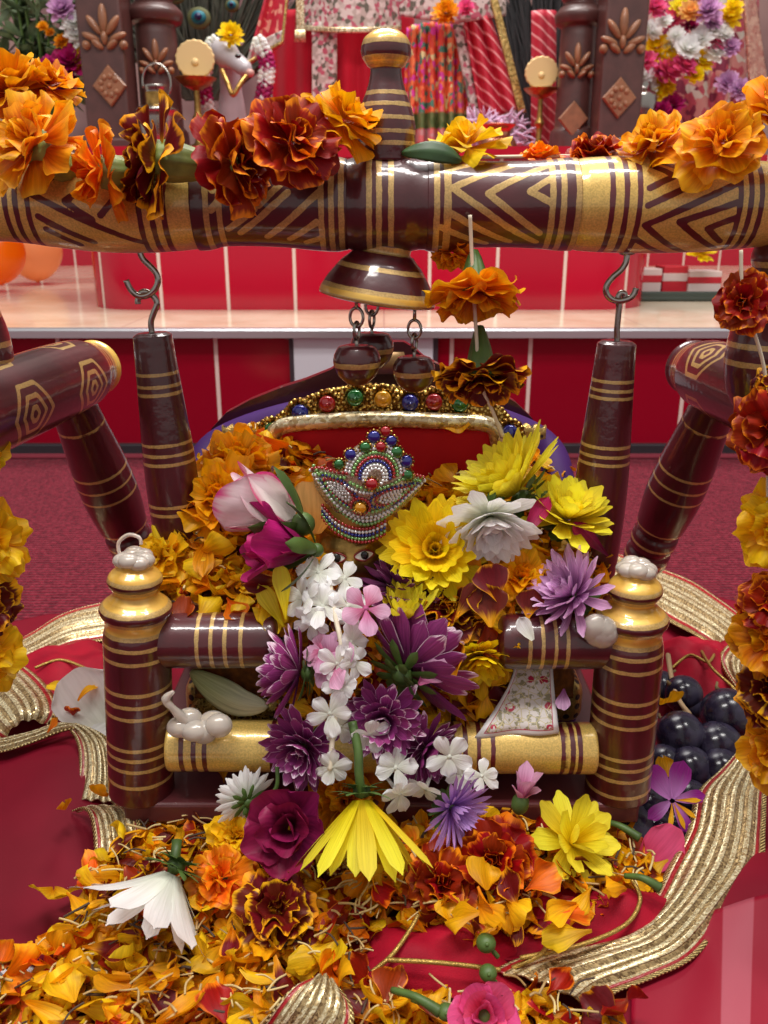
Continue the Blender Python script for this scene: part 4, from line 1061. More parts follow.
# band on the forehead
bc = lambda x, y, n=0: [(322+n*2, 514+y), (332, 523+y), (346, 529+y), (360, 531+y), (374, 529+y), (388, 522+y)]
for y, c_ in ((0, 'red'), (3.6, 'clear'), (7.2, 'blue'), (10.8, 'green'), (14.2, 'red')): beads(c_, bc(0, y), 3.3)
for c_, g_, lb in (('clear', G_CLR, 'clear'), ('green', G_LGRN, 'pale green'), ('red', G_RED, 'red'), ('blue', G_BLUE, 'blue')):
    tag(rows[c_].build('bead_rows', g_, crown), 'rows of '+lb+' beads')
mb = MB(); lathe(mb, Vector(cw(358, 545))+Vector((0, .024, 0)), (crm.to_3x3() @ Vector((0, 0, 1))), [(0, .0228), (.004, .024), (.014, .0236), (.022, .022), (.03, .012), (.032, .001)], 48); mb.build('crown_cap', simple('gold band', lin(180, 140, 70), .35, .8), crown)
for u, v, r, m, lb in ((371,479,6.2,G_RED,'red'),(361,506,6.,G_YEL,'amber'),(338,463,5,G_GREEN,'green'),(349,452,5.6,G_BLUE,'blue'),(363,444,5.4,G_GREEN,'green'),(371,434,6.2,G_BLUE,'blue'),(382,429,5.4,G_RED,'red'),(388,438,5.6,G_BLUE,'blue'),(378,443,5.2,G_RED,'red'),(394,449,6,G_GREEN,'green'),(404,459,6.5,G_BLUE,'blue'),(406,473,5.8,G_GREEN,'green')):
    g_ = MB(); c = cw(u, v, .002); blob(g_, c, (r*cpx, r*cpx*.6, r*cpx), None, 14, 10)
    for t in range(12):
        a = 2*PI*t/12; blob(g_, c+Vector((math.cos(a)*r*cpx*1.12, .0004, math.sin(a)*r*cpx*1.12)), .0009, None, 6, 4, 1)
    tag(g_.build('gem', [m, M_FILI], crown), lb+' gem')

# ------------------------------------------------------------------ printed white cloth over the front rail
def pc(a, b):
    u = lerp(lerp(514, 553, a), lerp(474, 559, a), b**1.5); v = lerp(668, lerp(737, 733, a), b)
    y = lerp(.497, .468, min(1, b*1.15)); p = P(u, v, y); p.y += .0012*math.sin(9*a+4*b); return p
k = N('white cloth with red paisley print'); ob = k.obj(); d = k.voro(95, 'F1', 'Distance', ob); d2 = k.voro(180, 'DISTANCE_TO_EDGE', 'Distance', ob); nn = k.noise(260, 3, ob)
pu, pv = k.att('pu'), k.att('pv')
cc = k.mix(k.step(nn, .52, .58), lin(222, 212, 206), lin(150, 142, 110))
cc = k.mix(k.math('MULTIPLY', k.math('SUBTRACT', 1., k.step(d, .26, .32)), k.step(nn, .40, .46)), cc, lin(176, 20, 60))
cc = k.mix(k.step(d2, .05, .02), cc, lin(206, 190, 140))
ed = k.math('MAXIMUM', k.math('ABSOLUTE', pu), k.math('SUBTRACT', k.math('MULTIPLY', pv, 2.), 1.))
cc = k.mix(k.step(ed, .84, .86), cc, lin(226, 220, 218)); cc = k.mix(k.math('MULTIPLY', k.step(ed, .835, .845), k.math('SUBTRACT', 1., k.step(ed, .86, .87))), cc, lin(190, 60, 90))
mb = MB(); sheet(mb, pc, 24, 30, .0015); tag(mb.build('printed_cloth', k.done(k.bsdf(col=cc, rough=.5))), 'folded white cloth with red paisley print hanging onto the gold rail', 'cloth')

# ------------------------------------------------------------------ grapes
k = N('black grape skin'); ob = k.obj(); lw = k.n('LayerWeight'); bl_ = k.step(k.noise(60, 4, ob), .35, .75)
M_GRAPE = k.done(k.bsdf(col=k.mix(bl_, lin(26, 20, 36), lin(62, 56, 78)), rough=k.rng(bl_, 0, 1, .18, .5), spec=.5))
gl = [(683,694,19,.05),(691,706,14,.042),(727,714,26,.05),(680,735,24,.042),(717,746,25,.036),(690,768,22,.03),(664,764,20,.028),(720,770,22,.03),(702,775,18,.026),(660,688,18,.045),(626,830,29,.022),(655,832,22,.02),(648,806,20,.02),(612,806,17,.018),(690,800,20,.022),(674,828,17,.02)]
gpos = ['topmost beside the red net cloth','small one between the two biggest grapes','biggest grape, against the gold lace','shiny grape touching the right seat post','second from the lace in the cluster','lowest in the middle of the cluster','partly behind the seat post foot','at the lace edge below the biggest grape','wedged at the bottom of the cluster','half hidden behind the seat post','big grape lying under the seat board corner','beside the pink petal under the board','just behind the corner of the seat board','in the shadow under the seat board','beneath the purple orchid','near the lace beneath the orchid']
for (u, v, r, z), ps in zip(gl, gpos):
    c = PZ(u, v, z); R = pxm(r, c); g_ = thing('grape', c, 'black grape '+ps, 'grape', 'black grapes beside the swing')
    mb = MB(); blob(mb, c, (R*1.02, R, R*.98), Matrix.Rotation(rng.uniform(-1, 1), 3, 'X'), 28, 20); mb.build('berry', M_GRAPE, g_)
    d = cdir(rng.uniform(-1, 1), rng.uniform(.3, 1), rng.uniform(-.6, .4)); mb = MB(); tube(mb, [c+d*R*.97, c+d*(R*1.12), c+d*(R*1.3)+Vector((.002, 0, 0))], [.0022, .0012, .001], 8); mb.build('stalk', simple('grape stalk', lin(120, 96, 60), .7), g_)
mb = MB(); tube(mb, spline(pz([(668,655,.06),(672,680,.058),(679,700,.056),(690,715,.05)]), 16), [.0022, .0018, .002], 8); tube(mb, spline(pz([(679,698,.056),(690,722,.048),(704,742,.044)]), 12), .0014, 8)
tag(mb.build('dry_twig', simple('dry stem', lin(170, 140, 104), .7)), 'dry pale stem of the grape bunch', 'stem')
# ------------------------------------------------------------------ flowers on the seat
def at(u, v, y): return P(u, v, y)
def R_(px, p): return pxm(px, p)
def chrys(lab, u, v, y, rpx, ax, mat, seed, group=None, n=14, w=.27, kind='mum', deep=1., curl=.35, calyx=True, stem=None, roll=0., cat='chrysanthemum', name='chrysanthemum'):
    p = at(u, v, y); R = R_(rpx, p)
    parts = [('bloom', pbloom(L_mum(R, n, w, kind, deep, curl), seed), mat, None)]
    if calyx: parts.append(('calyx', mb_sepals(R*.55, 9, random.Random(seed)), M_GREEN, 'green sepals'))
    t = flower(name, lab, cat, p, cdir(*ax), parts, roll, group)
    if stem:
        q = [Vector((0, 0, -R*.2))]+[t.matrix_world.inverted() @ at(*s) for s in stem]
        mb = MB(); tube(mb, spline(q, 16), R*.07, 8); mb.build('stem', M_GREEN, t, local=True)['label'] = 'green stem'
    return t
GY = 'yellow chrysanthemums on the seat'; GP = 'purple chrysanthemums with white rims'
chrys('big yellow chrysanthemum facing out beside the idol crown', 434, 552, .513, 55, (.0, .25, 1), P_YEL, 1, GY, 17, .30, curl=.1)
chrys('bright yellow chrysanthemum seen from the side, under the hanging marigold', 515, 492, .535, 66, (-.62, .72, .22), P_LEM, 2, GY, 18, .25, deep=.74, curl=.1, stem=[(516, 502, .535), (518, 514, .535)])
chrys('loose pale yellow chrysanthemum leaning on the right hanging rod', 566, 520, .527, 50, (.15, .8, .55), P_LEM, 3, GY, 11, .34, deep=.9)
chrys('small yellow chrysanthemum hanging head down by the right arm rail', 480, 655, .480, 34, (.0, -.75, .65), P_YEL, 4, GY, 12, .32)
chrys('yellow green chrysanthemum tuft in the middle between purple flowers', 405, 622, .482, 42, (.05, .85, .5), P_LEM, 5, GY, 9, .25, deep=.45)
chrys('white chrysanthemum drooping beside the big yellow one', 490, 517, .510, 50, (.05, -.72, .68), P_WHT, 6, None, 11, .36, curl=.25, deep=.8)
chrys('lilac chrysanthemum at the right above the arm rail', 574, 596, .488, 50, (-.75, .55, .5), P_LIL, 7, None, 15, .22, deep=.9)
chrys('dark purple chrysanthemum half hidden below the big yellow one', 402, 590, .502, 44, (.1, .8, .5), P_DPUR, 8, GP, 15, .2)
chrys('purple chrysanthemum at the left with its back to the gold rail', 300, 672, .462, 50, (-.85, .1, -.1), P_PUR, 9, GP, 13, .27, deep=.85)
chrys('largest purple chrysanthemum spreading to the right of the white string', 408, 668, .466, 66, (.35, .35, -.35), P_PUR, 10, GP, 13, .30, deep=.9)
chrys('purple chrysanthemum facing out, lowest of the middle cluster', 384, 718, .452, 42, (-.1, -.1, .95), P_PUR, 11, GP, 14, .27)
chrys('purple chrysanthemum over the left half of the gold rail', 305, 745, .448, 44, (-.3, -.3, .8), P_PUR, 12, GP, 13, .27)
chrys('purple chrysanthemum beside the gold rail above the violet aster', 424, 748, .455, 40, (.5, -.3, .6), P_PUR, 13, GP, 13, .27)
chrys('white pompon chrysanthemum showing green sepals at the board edge', 246, 800, .440, 30, (-.45, .2, -.75), P_WHT, 14, None, 18, .22, stem=[(275, 790, .435), (277, 765, .44)])
# hanging yellow daisy
p = at(362, 800, .424); R = R_(92, p)
lay = [dict(n=11, L=R, W=R*.23, kind='daisy', e=44, r0=R*.1, curl=.12, cup=.15, nv=9), dict(n=8, L=R*.9, W=R*.22, kind='daisy', e=32, r0=R*.08, curl=.1, cup=.15, nv=9), dict(n=6, L=R*.6, W=R*.16, kind='daisy', e=20, r0=R*.04, curl=-.1)]
d = flower('daisy', 'yellow daisy hanging head down below the gold rail', 'daisy', p, cdir(.04, -.95, .32), [('bloom', pbloom(lay, 21), P_LEM, None), ('calyx', mb_sepals(R*.30, 12, random.Random(3)), M_GREEN, 'green sepals')])
mb = MB(); tube(mb, spline([d.matrix_world.inverted() @ at(*s) for s in ((362, 796, .424), (359, 775, .424), (358, 750, .43), (352, 722, .44))], 16), R*.05, 8); mb.build('stem', M_GREEN, d, local=True)
# white daisy lying upside down in the front heap
p = PZ(172, 874, .055); R = R_(88, p)
lay = [dict(n=11, L=R, W=R*.30, kind='daisy', e=48, r0=R*.1, curl=-.35, cup=.15, nv=9), dict(n=8, L=R*.9, W=R*.24, kind='daisy', e=34, r0=R*.06, curl=-.2, cup=.15, nv=9)]
d = flower('daisy', 'white daisy lying face down on the orange petals, green calyx up', 'daisy', p, cdir(-.38, -.80, .42), [('bloom', pbloom(lay, 22), P_WHT, None), ('calyx', mb_sepals(R*.34, 14, random.Random(4)), M_GREEN, 'green calyx scales')])
mb = MB(); tube(mb, [d.matrix_world.inverted() @ q for q in (p, PZ(176, 852, .062), PZ(177, 840, .066))], R*.06, 8); mb.build('stem', M_GREEN, d, local=True)
# violet aster
p = at(452, 808, .432); R = R_(42, p)
lay = [dict(n=24, L=R, W=R*.12, kind='needle', e=70, r0=R*.08, curl=-.1), dict(n=20, L=R*.9, W=R*.11, kind='needle', e=50, r0=R*.08, curl=-.1), dict(n=14, L=R*.7, W=R*.1, kind='needle', e=30, r0=R*.05)]
flower('aster', 'violet aster with thin rays in front of the gold rail', 'aster', p, cdir(.55, -.2, .8), [('bloom', pbloom(lay, 23), P_AST, None), ('calyx', mb_sepals(R*.55, 16, random.Random(5)), M_GREEN, 'green calyx')])
# roses
def rose(lab, p, R, ax, mat, seed, lays, group=None, calyx=.3, roll=0.):
    parts = [('bloom', pbloom(lays, seed), mat, None)]
    if calyx:
        cb = MB(); blob(cb, (0, 0, -R*.12), (R*calyx, R*calyx, R*calyx)); bloom(cb, [dict(n=5, L=R*.75, W=R*.22, kind='daisy', e=62, r0=R*.1, z0=-R*.1, curl=.7, cup=.2)], random.Random(seed))
        parts.append(('calyx', cb, M_GREEN, 'green sepals'))
    return flower('rose', lab, 'rose', p, ax, parts, roll, group)
p = at(294, 520, .506); R = R_(82, p)
rose('blush white rosebud with pink rims lying by the left hanging rod', p, R, cdir(-.92, .40, -.02), P_ROSE, 31, [dict(n=3, L=R, W=R*.86, kind='rose', e=30, r0=R*.03, cup=.62, curl=.42, nu=15, nv=14, j=.04), dict(n=3, L=R*.95, W=R*.74, kind='rose', e=22, r0=R*.02, cup=.7, curl=.35, nu=13, nv=12, j=.05), dict(n=2, L=R*.85, W=R*.5, kind='rose', e=8, r0=R*.01, cup=.8, nu=11, nv=10, j=.1)], calyx=.15)
p = at(308, 549, .492); R = R_(74, p)
rose('dark magenta rose lying under the blush rosebud', p, R, cdir(-.90, .12, .35), P_MAG, 32, [dict(n=4, L=R, W=R*.62, kind='rose', e=26, r0=R*.04, cup=.4, curl=-.2, ruf=.16, nu=13, nv=12), dict(n=3, L=R*.85, W=R*.55, kind='rose', e=17, r0=R*.03, cup=.5, ruf=.14, nu=11, nv=10), dict(n=3, L=R*.7, W=R*.4, kind='rose', e=8, r0=R*.02, cup=.6, nu=9)], calyx=.1)
p = at(290, 828, .425); R = R_(52, p)
rose('deep magenta rose below the gold rail beside the hanging daisy', p, R, cdir(-.15, .25, .9), P_DMAG, 33, [dict(n=5, L=R, W=R*.95, kind='rose', e=62, r0=R*.05, cup=.2, ruf=.18, nu=11, nv=10), dict(n=4, L=R*.8, W=R*.8, kind='rose', e=40, r0=R*.04, cup=.3, ruf=.18, nu=11, nv=10), dict(n=3, L=R*.6, W=R*.55, kind='rose', e=18, cup=.5, nu=9)], calyx=0)
p = PZ(484, 1016, .046); R = R_(40, p)
rose('pink rose at the very front edge of the petals', p, R, cdir(-.05, .5, .8), P_HOT, 34, [dict(n=5, L=R, W=R*.95, kind='rose', e=60, r0=R*.05, cup=.3, nu=11, nv=10), dict(n=4, L=R*.8, W=R*.8, kind='rose', e=38, cup=.4, nu=11, nv=10), dict(n=3, L=R*.6, W=R*.6, kind='rose', e=18, cup=.6, nu=9)])
# single big petals
def one_petal(name, lab, p, L, W, ax, mat, seed, kind='rose', cup=.3, curl=.5, ruf=.1, group=None, cat='petal', roll=0.):
    g = random.Random(seed); mb = MB(); V, U, T, fs = petal(L, W, kind, cup, curl, ruf, 11, 12, g); mb.add(V-np.array([0, L*.5, 0]), fs, 0, U, T, .5)
    me = mb.mesh(name, mat); o = bpy.data.objects.new(name, me); COL.objects.link(o); o.matrix_world = pose(p, ax, roll); return tag(o, lab, cat, group)
p = at(311, 508, .522); one_petal('rose_petal', 'peach rose petal behind the blush rosebud', p, .034, .032, cdir(.1, .2, 1), P_PEACH, 1)
p = at(90, 697, .50); p = PZ(88, 700, .05); one_petal('rose_petal', 'large white rose petal behind the left seat post', p, .052, .050, cdir(.2, .35, .9), P_WHT, 2, roll=.5)
p = PZ(96, 722, .035); one_petal('rose_petal', 'white rose petal low beside the left seat post', p, .04, .036, cdir(.1, .6, .8), P_WHT, 3, roll=2.1)
p = PZ(661, 848, .03); one_petal('rose_petal', 'bright pink petal at the lower end of the grapes', p, .036, .024, cdir(-.2, .3, .9), P_HOT, 4, roll=-.6)
p = at(548, 640, .47); one_petal('flower_petal', 'small cream petal on top of the right arm rail', at(525, 629, .468), .016, .010, cdir(.1, .3, .95), P_WHT, 5, kind='oval', roll=.5)
for i, (u, v, y, L, W, m, lb, rl) in enumerate(((262, 583, .49, .026, .014, P_BI, 'dark maroon petal under the magenta rose', 1.6), (284, 592, .482, .034, .012, P_LEM, 'yellow strap petal left of the white florets', 0.2), (272, 606, .484, .03, .012, P_LEM, 'second yellow strap petal, beside the left arm rail end', .6), (432, 672, .458, .022, .018, P_PNK, 'pink petal on the largest purple chrysanthemum', -.9), (448, 660, .466, .03, .024, P_BI, 'maroon petal right of the largest purple chrysanthemum', .4), (492, 583, .484, .024, .022, P_BI, 'round maroon petal below the white chrysanthemum', .3), (489, 606, .478, .026, .024, P_BI, 'second round maroon petal, above the right arm rail', .2), (468, 602, .482, .026, .014, P_BI, 'narrow maroon petal left of the round ones', -.5), (530, 604, .486, .018, .017, P_BI, 'small square maroon petal by the lilac chrysanthemum', 0.), (533, 520, .512, .034, .012, P_MAG, 'curled dark crimson petal by the pale yellow chrysanthemum', -.7), (590, 540, .512, .03, .012, P_MAG, 'crimson petal at the right edge of the flower pile', .9), (563, 700, .476, .014, .009, P_LIL, 'lilac petal hanging under the right arm rail', 3.1), (456, 424, .607, .017, .019, P_AMB, 'yellow petal stuck on top of the red throne back', 3.1))):
    one_petal('flower_petal', lb, at(u, v, y), L, W, cdir(rng.uniform(-.3, .3), .3, 1), m, 40+i, 'strap' if W < .6*L else 'mari', .3, .5, .12, roll=rl)
# purple orchid
p = PZ(672, 800, .047); R = R_(34, p)
lay = [dict(n=2, L=R*1.15, W=R*.75, kind='oval', e=80, r0=.001, curl=-.1, cup=.1, arc=(35, 150), j=.05, nu=9, nv=9), dict(n=3, L=R*.9, W=R*.42, kind='oval', e=84, curl=-.1, arc=(170, 400), j=.1, nu=7, nv=8)]
lip = MB(); bloom(lip, [dict(n=4, L=R*.8, W=R*.16, kind='strap', e=78, curl=-.3, arc=(-140, 20))], random.Random(2))
flower('orchid', 'purple orchid lying on the grapes beside the right seat post', 'orchid', p, cdir(.1, .35, .9), [('bloom', pbloom(lay, 51), P_ORC, None), ('lip', lip, P_AMB, 'yellow lip')])

# white tuberose string, floret by floret; each floret threaded on a tube
def floret(mb, p, ax, R, g, n=5, kind='oval', tube_l=1.6):
    b = MB(); bloom(b, [dict(n=n, L=R, W=R*.72, kind=kind, e=78, r0=R*.08, curl=-.3, cup=-.12, ruf=.12, nu=7, nv=8, j=.45)], g)
    tube(b, [(0, 0, .0), (R*.02, 0, -R*.5), (R*.1, 0, -R*tube_l)], [R*.12, R*.1, R*.08], 8, rnd=.5)
    return b
GW = 'white florets of the tuberose string'
fl_ = [(318, 572, .488, 24, (-.2, .55, .8), 'topmost, tucked beside the idol face'), (345, 578, .490, 24, (.3, .5, .8), 'touching the chin of the idol'), (303, 598, .478, 25, (-.6, .3, .7), 'at the far left above the purple flowers'), (322, 606, .472, 26, (-.1, .4, .9), 'in the middle of the upper clump'), (348, 606, .474, 25, (.3, .3, .9), 'behind the lilac floret'), (312, 622, .470, 22, (-.3, -.3, .9), 'lowest of the upper clump'),
       (352, 642, .454, 22, (.6, .2, .6), 'above the pink floret'), (337, 664, .446, 23, (.1, -.2, 1), 'between the pink petals'), (355, 662, .448, 21, (.6, -.1, .8), 'right of the pink floret'), (340, 684, .444, 21, (0, .1, 1), 'with a waxy star shape below the pink one'), (330, 714, .438, 26, (-.1, -.1, 1), 'on the purple flowers above the gold rail'), (341, 727, .440, 22, (.5, -.3, .9), 'facing right above the gold rail'),
       (332, 768, .430, 22, (0, -.2, 1), 'open one in front of the left gold rail'), (370, 735, .438, 24, (.2, -.3, .9), 'hanging on a thread over the daisy stem'), (396, 768, .434, 26, (.2, .1, .9), 'right of the daisy stem'), (400, 795, .43, 24, (.5, -.4, .7), 'lowest, behind the yellow daisy'), (449, 757, .438, 27, (0, -.1, 1), 'over the right half of the gold rail'), (482, 776, .436, 20, (.2, .1, 1), 'at the right below the gold rail'), (462, 776, .44, 18, (-.3, .2, .9), 'between the two at the right'), (425, 790, .436, 22, (-.3, -.6, .6), 'drooping beside the violet aster')]
for i, (u, v, y, r, ax, lb) in enumerate(fl_):
    p = at(u, v, y); R = R_(r*.88, p); g = random.Random(100+i)
    flower('tuberose_floret', 'white floret '+lb, 'floret', p, cdir(*ax), [('corolla', floret(None, p, ax, R, g, 5 if i % 3 else 6), P_WHT, None)], g.uniform(0, 6), GW)
for i, (u, v, y, r, ax, lb) in enumerate(((330, 662, .452, 30, (-.5, .2, .8), 'pale pink floret on the white string above the gold rail'), (366, 608, .462, 27, (.35, .45, .8), 'lilac pink floret standing over the white clump'), (322, 650, .458, 24, (-.5, .5, .7), 'second pale pink floret, tucked behind the first'))):
    p = at(u, v, y); R = R_(r, p)
    flower('phlox_floret', lb, 'floret', p, cdir(*ax), [('corolla', floret(None, p, ax, R, random.Random(130+i), 5, 'mari', 1.9), P_PNK, None)], 0.)
mb = MB(); tube(mb, spline([at(*q) for q in ((330, 585, .482), (335, 615, .468), (342, 650, .450), (339, 690, .444), (333, 735, .436), (330, 770, .430))], 40), .0016, 6); tag(mb.build('garland_thread', M_STRING), 'pale thread running down through the white florets', 'thread')
# leaves, buds
def leaf(lab, pts, wd, mat=M_LGREEN, nm='leaf'):
    S = spline(pts, 16); n = len(S)
    def fn(a, b):
        i = b*(n-1); k_ = min(n-2, int(i)); p = S[k_].lerp(S[k_+1], i-k_); t = (S[min(n-1, k_+1)]-S[k_]).normalized(); sd_ = t.cross(-FWD).normalized()
        w_ = wd*math.sin(PI*min(1, max(.02, b)))**.7; return p+sd_*(w_*(2*a-1))+FWD*(abs(2*a-1)*wd*.25)
    mb = MB(); sheet(mb, fn, 9, n, .0006); return tag(mb.build(nm, mat), lab, 'leaf')
leaf('curled pale green leaf under the left arm rail', [at(190, 672, .495), at(215, 690, .49), at(240, 703, .485), at(268, 707, .48)], .010)
leaf('narrow green leaf on the crossbeam beside the finial', [P(402, 152, .535), P(425, 150, .53), P(445, 153, .53), P(462, 160, .535)], .006, M_DGREEN)
p = at(521, 800, .43); R = R_(30, p)
flower('snapdragon_bud', 'closed pink bud with a green base beside the rust marigold', 'flower bud', p, cdir(.15, .9, .3), [('bloom', pbloom([dict(n=4, L=R*1.2, W=R*.6, kind='oval', e=12, cup=.7, curl=-.2, nu=7), dict(n=3, L=R*.8, W=R*.5, kind='oval', e=25, cup=.5, curl=-.4, nu=7)], 61), P_PNK, None), ('calyx', (lambda b: blob(b, (0, 0, -R*.15), (R*.3, R*.3, R*.4)))(MB()), M_GREEN, 'green base')])
for i, (u, v, z, r, lb) in enumerate(((446, 1012, .045, 9, 'round green bud at the front beside the pink rose'), (486, 943, .045, 10, 'small flat green bud on the red net'), (488, 973, .04, 9, 'olive green bud beside the red net cord'))):
    p = PZ(u, v, z); R = R_(r, p); mb = MB(); blob(mb, p, (R, R, R*.9), None, 20, 14); blob(mb, p+cdir(0, .3, 1)*R*.85, R*.25, None, 10, 8); b = tag(mb.build('flower_bud', M_GREEN), lb, 'flower bud')
    mb = MB(); d_ = [(-34, -12), (12, 14), (10, 12)][i]; tube(mb, spline([p, PZ(u+d_[0]*.5, v+d_[1]*.5, z-.004), PZ(u+d_[0], v+d_[1], z-.008)], 10), [R*.4, R*.25, R*.25], 8); mb.build('stem', M_GREEN, b)
for i, (u0, v0, u1, v1, z, lb) in enumerate(((640, 838, 596, 820, .04, 'thin green stem over the grapes'), (660, 888, 625, 876, .045, 'cut green stem lying beside the lace'), (440, 1012, 392, 990, .045, 'green stem at the front of the petals'))):
    mb = MB(); tube(mb, spline([PZ(u0, v0, z), PZ((u0+u1)/2, (v0+v1)/2-4, z+.004), PZ(u1, v1, z)], 12), [.003, .002, .0016], 8); tag(mb.build('cut_twig', M_GREEN), lb, 'stem')

# ------------------------------------------------------------------ marigold heads
def mari_parts(R, mat, seed, n=9, ruf=.28, cal=1., cl=1.4):
    parts = [('bloom', pbloom(L_mari(R, n, ruf), seed), mat, None)]
    if cal:
        c = mb_calyx(R*.26*cal, R*cl, 8); parts.append(('calyx', c, M_GREEN, 'green calyx'))
    return parts
def marigold(lab, p, R, ax, mat, seed, group=None, n=9, ruf=.28, cal=1., cl=1.2):
    return flower('marigold', lab, 'marigold', p, ax, mari_parts(R, mat, seed, n, ruf, cal, cl), 0, group)
GM = 'marigold heads lying loose'
def mh(lab, u, v, lift, rpx, ax, mat, seed, h=hF, n=9):
    p = hit(u, v, lambda x, y: h(x, y)+lift); return marigold(lab, p, R_(rpx, p), cdir(*ax), mat, seed, GM, n, .3, .8, .8)
mh('rust marigold head in front of the board, right of the aster', 492, 862, .014, 46, (-.1, .5, .85), P_RUST, 201)
mh('yellow marigold head beside the violet aster', 478, 838, .010, 34, (-.3, .5, .8), P_MYEL, 202)
mh('rust marigold head at the front, right of the hanging daisy', 440, 885, .006, 40, (.2, .6, .8), P_RUST, 203, n=8)
mh('amber marigold head behind the hanging daisy', 345, 800, .022, 42, (.1, .5, .8), P_OR, 204)
mh('orange marigold head near the white daisy', 222, 880, .012, 36, (-.2, .7, .7), P_ORL, 205, n=7)
mh('maroon marigold head in the middle of the front petals', 278, 912, .010, 44, (.1, .7, .7), P_BI, 206, n=8)
mh('yellow rimmed maroon marigold head left of the dark rose', 236, 838, .010, 30, (.2, .6, .8), P_MYEL, 207)
mh('amber marigold head at the left on the seat against the rod', 222, 500, .012, 44, (-.2, .5, .85), P_AMB, 208, hS, 11)
mh('amber marigold head behind the rosebud', 238, 466, .006, 40, (.1, .8, .6), P_AMB, 209, hS, 10)
mh('orange marigold head in front of the red throne back, right of the crown', 462, 470, .0, 34, (0, .6, .8), P_ORL, 210, hS, 10)
mh('yellow marigold head at the left corner of the seat pile', 165, 560, .008, 34, (-.4, .6, .7), P_MYEL, 211, hS)
mh('maroon marigold head right of the yellow green tuft', 446, 612, .016, 34, (.1, .5, .85), P_BI, 212, hS, 8)
mh('amber marigold head in the pile right of the white chrysanthemum', 520, 580, .006, 34, (0, .6, .8), P_AMB, 213, hS)
# lemon chrysanthemum in the front right of the heap
p = hit(572, 842, lambda x, y: hF(x, y)+.012); R = R_(50, p)
flower('chrysanthemum', 'lemon yellow chrysanthemum fallen open at the corner of the seat board', 'chrysanthemum', p, cdir(.35, .5, .75), [('bloom', pbloom([dict(n=8, L=R, W=R*.4, kind='mum', e=86, r0=R*.05, curl=.2, nu=7, nv=9), dict(n=7, L=R*.95, W=R*.38, kind='mum', e=55, curl=.3, nu=7, nv=9), dict(n=5, L=R*.9, W=R*.34, kind='mum', e=25, nu=7)], 71), P_LEM, None), ('calyx', mb_sepals(R*.4, 9, random.Random(6)), M_GREEN, None)])

# garlands: head after head on a string; heads and their calyces are parts
def garland(lab, heads, string, nm='marigold_garland'):
    g0 = P(*heads[0][:3]); t = thing(nm, g0, lab, 'garland')
    for i, (u, v, y, rpx, ax, mat, seed, n, cl) in enumerate(heads):
        p = P(u, v, y); R = pxm(rpx, p); M = pose(p-g0, cdir(*ax))
        b = pbloom(L_mari(R, n, .26) if n > 0 else [dict(n=-n, L=R, W=R*.95, e=80, r0=R*.12, kind='mari', ruf=.25, cup=-.1, curl=-.15, nu=11, nv=9), dict(n=-n-1, L=R*.9, W=R*.85, e=62, r0=R*.1, kind='mari', ruf=.28, curl=.1, nu=11, nv=9), dict(n=-n-2, L=R*.75, W=R*.75, e=44, r0=R*.08, kind='mari', ruf=.3, nu=9, nv=8)], seed); mb = MB(); mb.merge(b, M); hd = mb.build('marigold_head', mat, t, local=True); ORG[hd] = Vector((0, 0, 0))
        if cl:
            c = mb_calyx(R*(.36 if n > 0 else .3), R*cl, 8); mb = MB(); mb.merge(c, M); cc_ = mb.build('calyx', M_LIMEG if n > 0 else M_GREEN, hd, local=True)
    if string:
        mb = MB(); tube(mb, spline([P(*s)-g0 for s in string], 40), .0011, 6); mb.build('string', M_STRING, t, local=True)
    return t
garland('marigold garland lying along the left half of the crossbeam', [
    (12, 92, .555, 42, (-.4, .8, .3), P_OR, 301, 8, 0), (36, 146, .515, 52, (-.45, .3, .8), P_OR, 302, 7, 1.1), (104, 172, .510, 44, (-.88, -.1, .42), P_ORL, 303, 6, 1.2), (160, 160, .508, 52, (-.97, .05, .22), P_BI, 304, 7, 1.25), (234, 162, .508, 46, (.86, .05, .5), P_RUST, 305, 9, .9),
    (290, 145, .505, 48, (.55, .35, .75), P_RUST, 306, 8, 0), (342, 122, .53, 40, (.5, .6, .5), P_AMB, 307, 8, 0), (48, 88, .57, 34, (.2, .8, .4), P_OR, 308, 8, 0)],
    [(0, 120, .54), (60, 150, .53), (120, 165, .525), (200, 165, .525), (260, 160, .525), (330, 130, .54)])
garland('marigold garland lying along the right half of the crossbeam', [
    (466, 148, .555, 38, (-.2, .85, .4), P_MYEL, 311, 6, 0), (596, 160, .57, 32, (0, .8, .5), P_RUST, 312, 9, 0), (655, 148, .545, 40, (-.5, .6, .5), P_OR, 313, 8, 0), (722, 146, .513, 46, (-.2, .3, .9), P_OR, 314, 7, 0), (778, 112, .52, 40, (.3, .5, .7), P_OR, 315, 8, 0), (540, 160, .575, 22, (0, .9, .3), P_ORL, 317, 7, 0)],
    [(440, 158, .56), (540, 156, .575), (600, 155, .575), (680, 145, .55), (768, 110, .53)])
garland('strand of two upside down marigolds hanging from the middle of the crossbeam', [
    (475, 290, .522, 44, (0, -1, .16), P_OR, 321, -9, .95), (481, 374, .520, 44, (0, -1, .2), P_BI, 322, -10, 1.15), (452, 252, .55, 24, (-.2, -.9, .2), P_OR, 323, 7, 0)],
    [(470, 215, .522), (472, 260, .524), (476, 330, .522), (480, 380, .522), (492, 410, .524), (503, 436, .53)])
